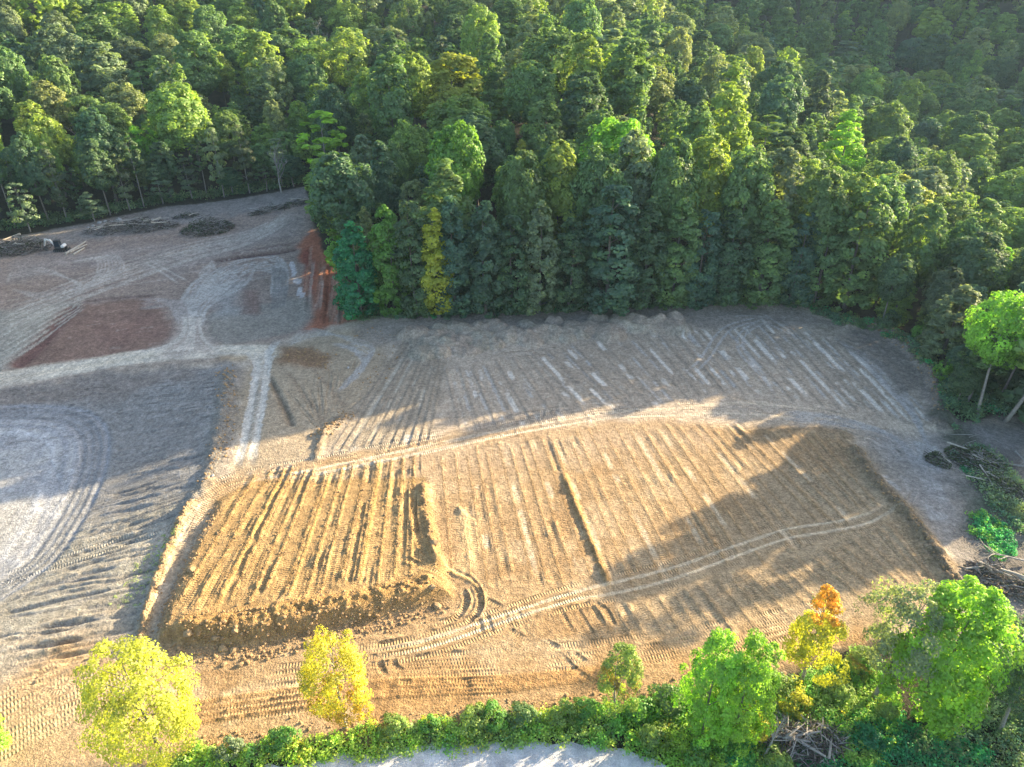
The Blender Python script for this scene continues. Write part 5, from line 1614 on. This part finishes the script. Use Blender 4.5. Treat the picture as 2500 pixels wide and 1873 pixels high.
# ------------------------------------------------------------------ the mini excavator
def excavator():
    x, y = hit(149, 612)
    z = ground_z(x, y)
    root = empty('mini_excavator', (x, y, z), math.radians(186), (1.12, 1.12, 1.12))     # local +x is where the boom points
    for s in (-1, 1):
        yy = s * .72
        out = []
        for k in range(16):
            a = math.pi / 2 + math.pi * k / 8
            cx = (-.78 if k < 8 else .78)
            aa = math.pi / 2 + math.pi * (k % 8) / 7 + (0 if k < 8 else math.pi)
            out.append((cx + .26 * math.cos(aa), .27 + .26 * math.sin(aa)))
        tr = MB().prism(out, yy - .17, yy + .17).build('track', M_BLACK, root)
        mbp = MB()
        for k in range(13): mbp.box((-.9 + k * .15, yy, .545), (.05, .34, .04))
        mbp.build('cleats', M_BLACK, tr)
        ww = MB()
        for k in range(5): ww.tube([(-.76 + k * .38, yy + s * .15, .24), (-.76 + k * .38, yy + s * .20, .24)], .14 if k in (0, 4) else .09, 10)
        ww.build('rollers', M_STEEL, tr)
    MB().box((0, 0, .36), (1.3, 1.1, .26)).tube([(0, 0, .48), (0, 0, .64)], .42, 16).build('undercarriage', M_DARK, root)
    bl = MB().prism([(-1.52, .06), (-1.46, .06), (-1.40, .28), (-1.46, .50), (-1.52, .50), (-1.47, .28)], -.88, .88).build('dozer_blade', M_DARK, root)
    MB().box((-1.15, .4, .28), (.6, .09, .12)).box((-1.15, -.4, .28), (.6, .09, .12)).build('blade_arms', M_DARK, bl)
    MB().box((-.15, 0, .74), (1.75, 1.45, .2), bev=.18).build('house', M_DARK, root)
    MB().prism([(-1.06, .84), (-.52, .84), (-.52, 1.22), (-.72, 1.28), (-.96, 1.22), (-1.07, 1.0)], -.66, .66).build('engine_hood', M_WHITE, root)
    MB().box((.3, -.48, 1.02), (.9, .45, .36), bev=.05).build('side_tank', M_DARK, root)
    cab = MB()
    for px, py in ((-.42, -.18), (-.42, .66), (.52, -.18), (.62, .66)):
        cab.tube([(px, py, .84), (px * .9 + .02, py, 2.16)], .05, 6)
    cab.box((.05, .24, 2.20), (1.12, .94, .10), bev=.1).box((.08, .24, .92), (1.05, .86, .18))
    cb = cab.build('cab', M_DARK, root)
    for c, s in (((.57, .24, 1.56), (.02, .76, 1.1)), ((-.41, .24, 1.56), (.02, .76, 1.1)), ((.08, -.17, 1.56), (.86, .02, 1.1)), ((.08, .65, 1.56), (.9, .02, 1.1))):
        MB().box(c, s).build('window', M_GLASS, cb)
    MB().box((-.1, .24, 1.12), (.45, .5, .14), bev=.04).box((-.32, .24, 1.42), (.12, .48, .55), bev=.03).build('seat', M_BLACK, cb)
    by = -.32
    MB().box((.9, by, .82), (.35, .3, .36)).build('swing_bracket', M_STEEL, root)
    bm = MB().prism([(.88, .78), (1.06, .84), (1.62, 1.96), (2.42, 2.22), (2.46, 2.36), (2.30, 2.42), (1.46, 2.18), (.84, .98)], by - .14, by + .14).build('boom', M_WHITE, root)
    MB().tube([(1.0, by, .66), (1.45, by, 1.50)], .055, 8).tube([(1.35, by, 1.34), (1.62, by, 1.86)], .03, 8).build('boom_cylinder', M_STEEL, bm)
    st = MB().prism([(2.28, 2.44), (2.50, 2.40), (2.96, 1.02), (2.90, .92), (2.80, .96), (2.34, 1.98)], by - .12, by + .12).build('stick', M_WHITE, root)
    MB().tube([(1.62, by, 2.30), (2.14, by, 2.52)], .05, 8).tube([(2.1, by, 2.50), (2.38, by, 2.46)], .028, 8).build('stick_cylinder', M_STEEL, st)
    MB().tube([(2.44, by + .13, 2.02), (2.72, by + .13, 1.30)], .045, 8).tube([(2.7, by + .13, 1.34), (2.84, by + .1, .94)], .025, 8).build('bucket_cylinder', M_STEEL, st)
    bk = MB()
    bk.prism([(2.72, .92), (2.98, .98), (3.12, .62), (3.02, .22), (2.74, .02), (2.46, .06), (2.50, .13), (2.72, .12), (2.92, .28), (3.00, .60), (2.88, .84), (2.74, .80)], by - .30, by + .30)
    for s in (-.30, .28): bk.prism([(2.74, .86), (2.96, .90), (3.08, .60), (2.98, .26), (2.74, .06), (2.48, .09)], by + s, by + s + .02)
    b = bk.build('bucket', M_STEEL, root)
    tt = MB()
    for k in range(4): tt.box((2.42, by - .24 + k * .16, .09), (.16, .05, .04))
    tt.build('teeth', M_STEEL, b)
    tag(root, 'small white and black tracked excavator with its bucket on the ground', 'excavator')
excavator()
print('objects', round(time.time() - T0, 1))

# ------------------------------------------------------------------ labels for the trees of the wood
LAND = [(NAMED['corner'], 'the big dark corner tree'), (NAMED['gold_column'], 'the golden columnar tree'), (NAMED['umbrella'], 'the umbrella-shaped tree')]
dn = ['the bare tree top left of centre', 'the bare tree high left of centre', 'the bare tree above the bench', 'the large pale leafless tree', 'the thin dead valley tree', 'the low dead valley tree', 'the leaning dead snag', 'the bare white-limbed tree']
for i, w in enumerate(dn): LAND.append((NAMED['dead%d' % i], w))
for t in TREES:
    if t.get('line') is not None:
        i = t['line']
        side = ['the mini excavator', 'the long brush pile', 'the dark leafy heap', 'the far clearing corner'][0 if i < 5 else 1 if i < 11 else 2 if i < 16 else 3]
        o = sum(1 for q in TREES if q.get('line') is not None and q['line'] < i and (0 if q['line'] < 5 else 1 if q['line'] < 11 else 2 if q['line'] < 16 else 3) == (0 if i < 5 else 1 if i < 11 else 2 if i < 16 else 3))
        tag(t['o'], '%s %s tree, %s from left in the treeline behind %s' % ('slender' if t['kind'] in ('slim', 'tiered') else 'fuller', t['tint'], ords[o], side), 'tree', 'trees along the upper left treeline')
gold = [t for t in TREES if t.get('wood') and t['tint'] in ('golden', 'lemon yellow', 'russet')]
shape = {'round': 'rounded', 'oval': 'egg-shaped', 'spire': 'pointed', 'broken': 'ragged', 'slim': 'slender', 'edge': 'leafy', 'tiered': 'layered'}
grp = {}
for t in TREES:
    if not t.get('wood'): continue
    lm, w = min(LAND, key=lambda l: math.hypot(l[0]['px'] - t['px'], (l[0]['py'] - t['py']) * 1.4))
    dx, dy = t['px'] - lm['px'], t['py'] - lm['py']
    a = math.degrees(math.atan2(-dy, dx)) % 360
    sec = ['right of', 'up and right of', 'straight above', 'up and left of', 'left of', 'down and left of', 'straight below', 'down and right of'][int((a + 22.5) // 45) % 8]
    t['base'] = (w, sec)
    t['dist'] = math.hypot(dx, dy)
    grp.setdefault((t['tint'], shape[t['kind']], w, sec), []).append(t)
for (ti, sh, w, sec), L in grp.items():
    L.sort(key=lambda t: t['dist'])
    for i, t in enumerate(L):
        if len(L) == 1: lab = 'only %s %s tree %s %s' % (ti, sh, sec, w)
        elif i == 0: lab = 'nearest %s %s tree %s %s' % (ti, sh, sec, w)
        else: lab = '%s %s %s tree going %s %s' % (ords[min(i, 14)], ti, sh, sec, w)
        if len(lab.split()) > 16: lab = lab.replace('down and right of', 'lower right of').replace('up and right of', 'upper right of').replace('up and left of', 'upper left of').replace('down and left of', 'lower left of')
        tag(t['o'], ' '.join(lab.split()[:16]), 'tree', 'trees of the wooded hills')
for t in TREES:
    if 'label' not in t['o']: print('NOLABEL', t['kind'], t['px'], t['py'])
    t['o']['category'] = 'tree'
    t['o'].setdefault('group', 'trees') if False else None

# ------------------------------------------------------------------ the misty evening air
hz = bpy.data.materials.new('thin_haze')
hz.use_nodes = True
nt = hz.node_tree
nt.nodes.clear()
ho = nt.nodes.new('ShaderNodeOutputMaterial')
pv = nt.nodes.new('ShaderNodeVolumePrincipled')
pv.inputs['Color'].default_value = (.50, .74, 1.0, 1)
pv.inputs['Density'].default_value = HAZE
pv.inputs['Anisotropy'].default_value = .2
nt.links.new(pv.outputs[0], ho.inputs['Volume'])
HB = MB().box((0, 600, 52), (3060, 3060, 146))
hzo = HB.build('haze', hz)
tag(hzo, kind='stuff')
print('total', round(time.time() - T0, 1))
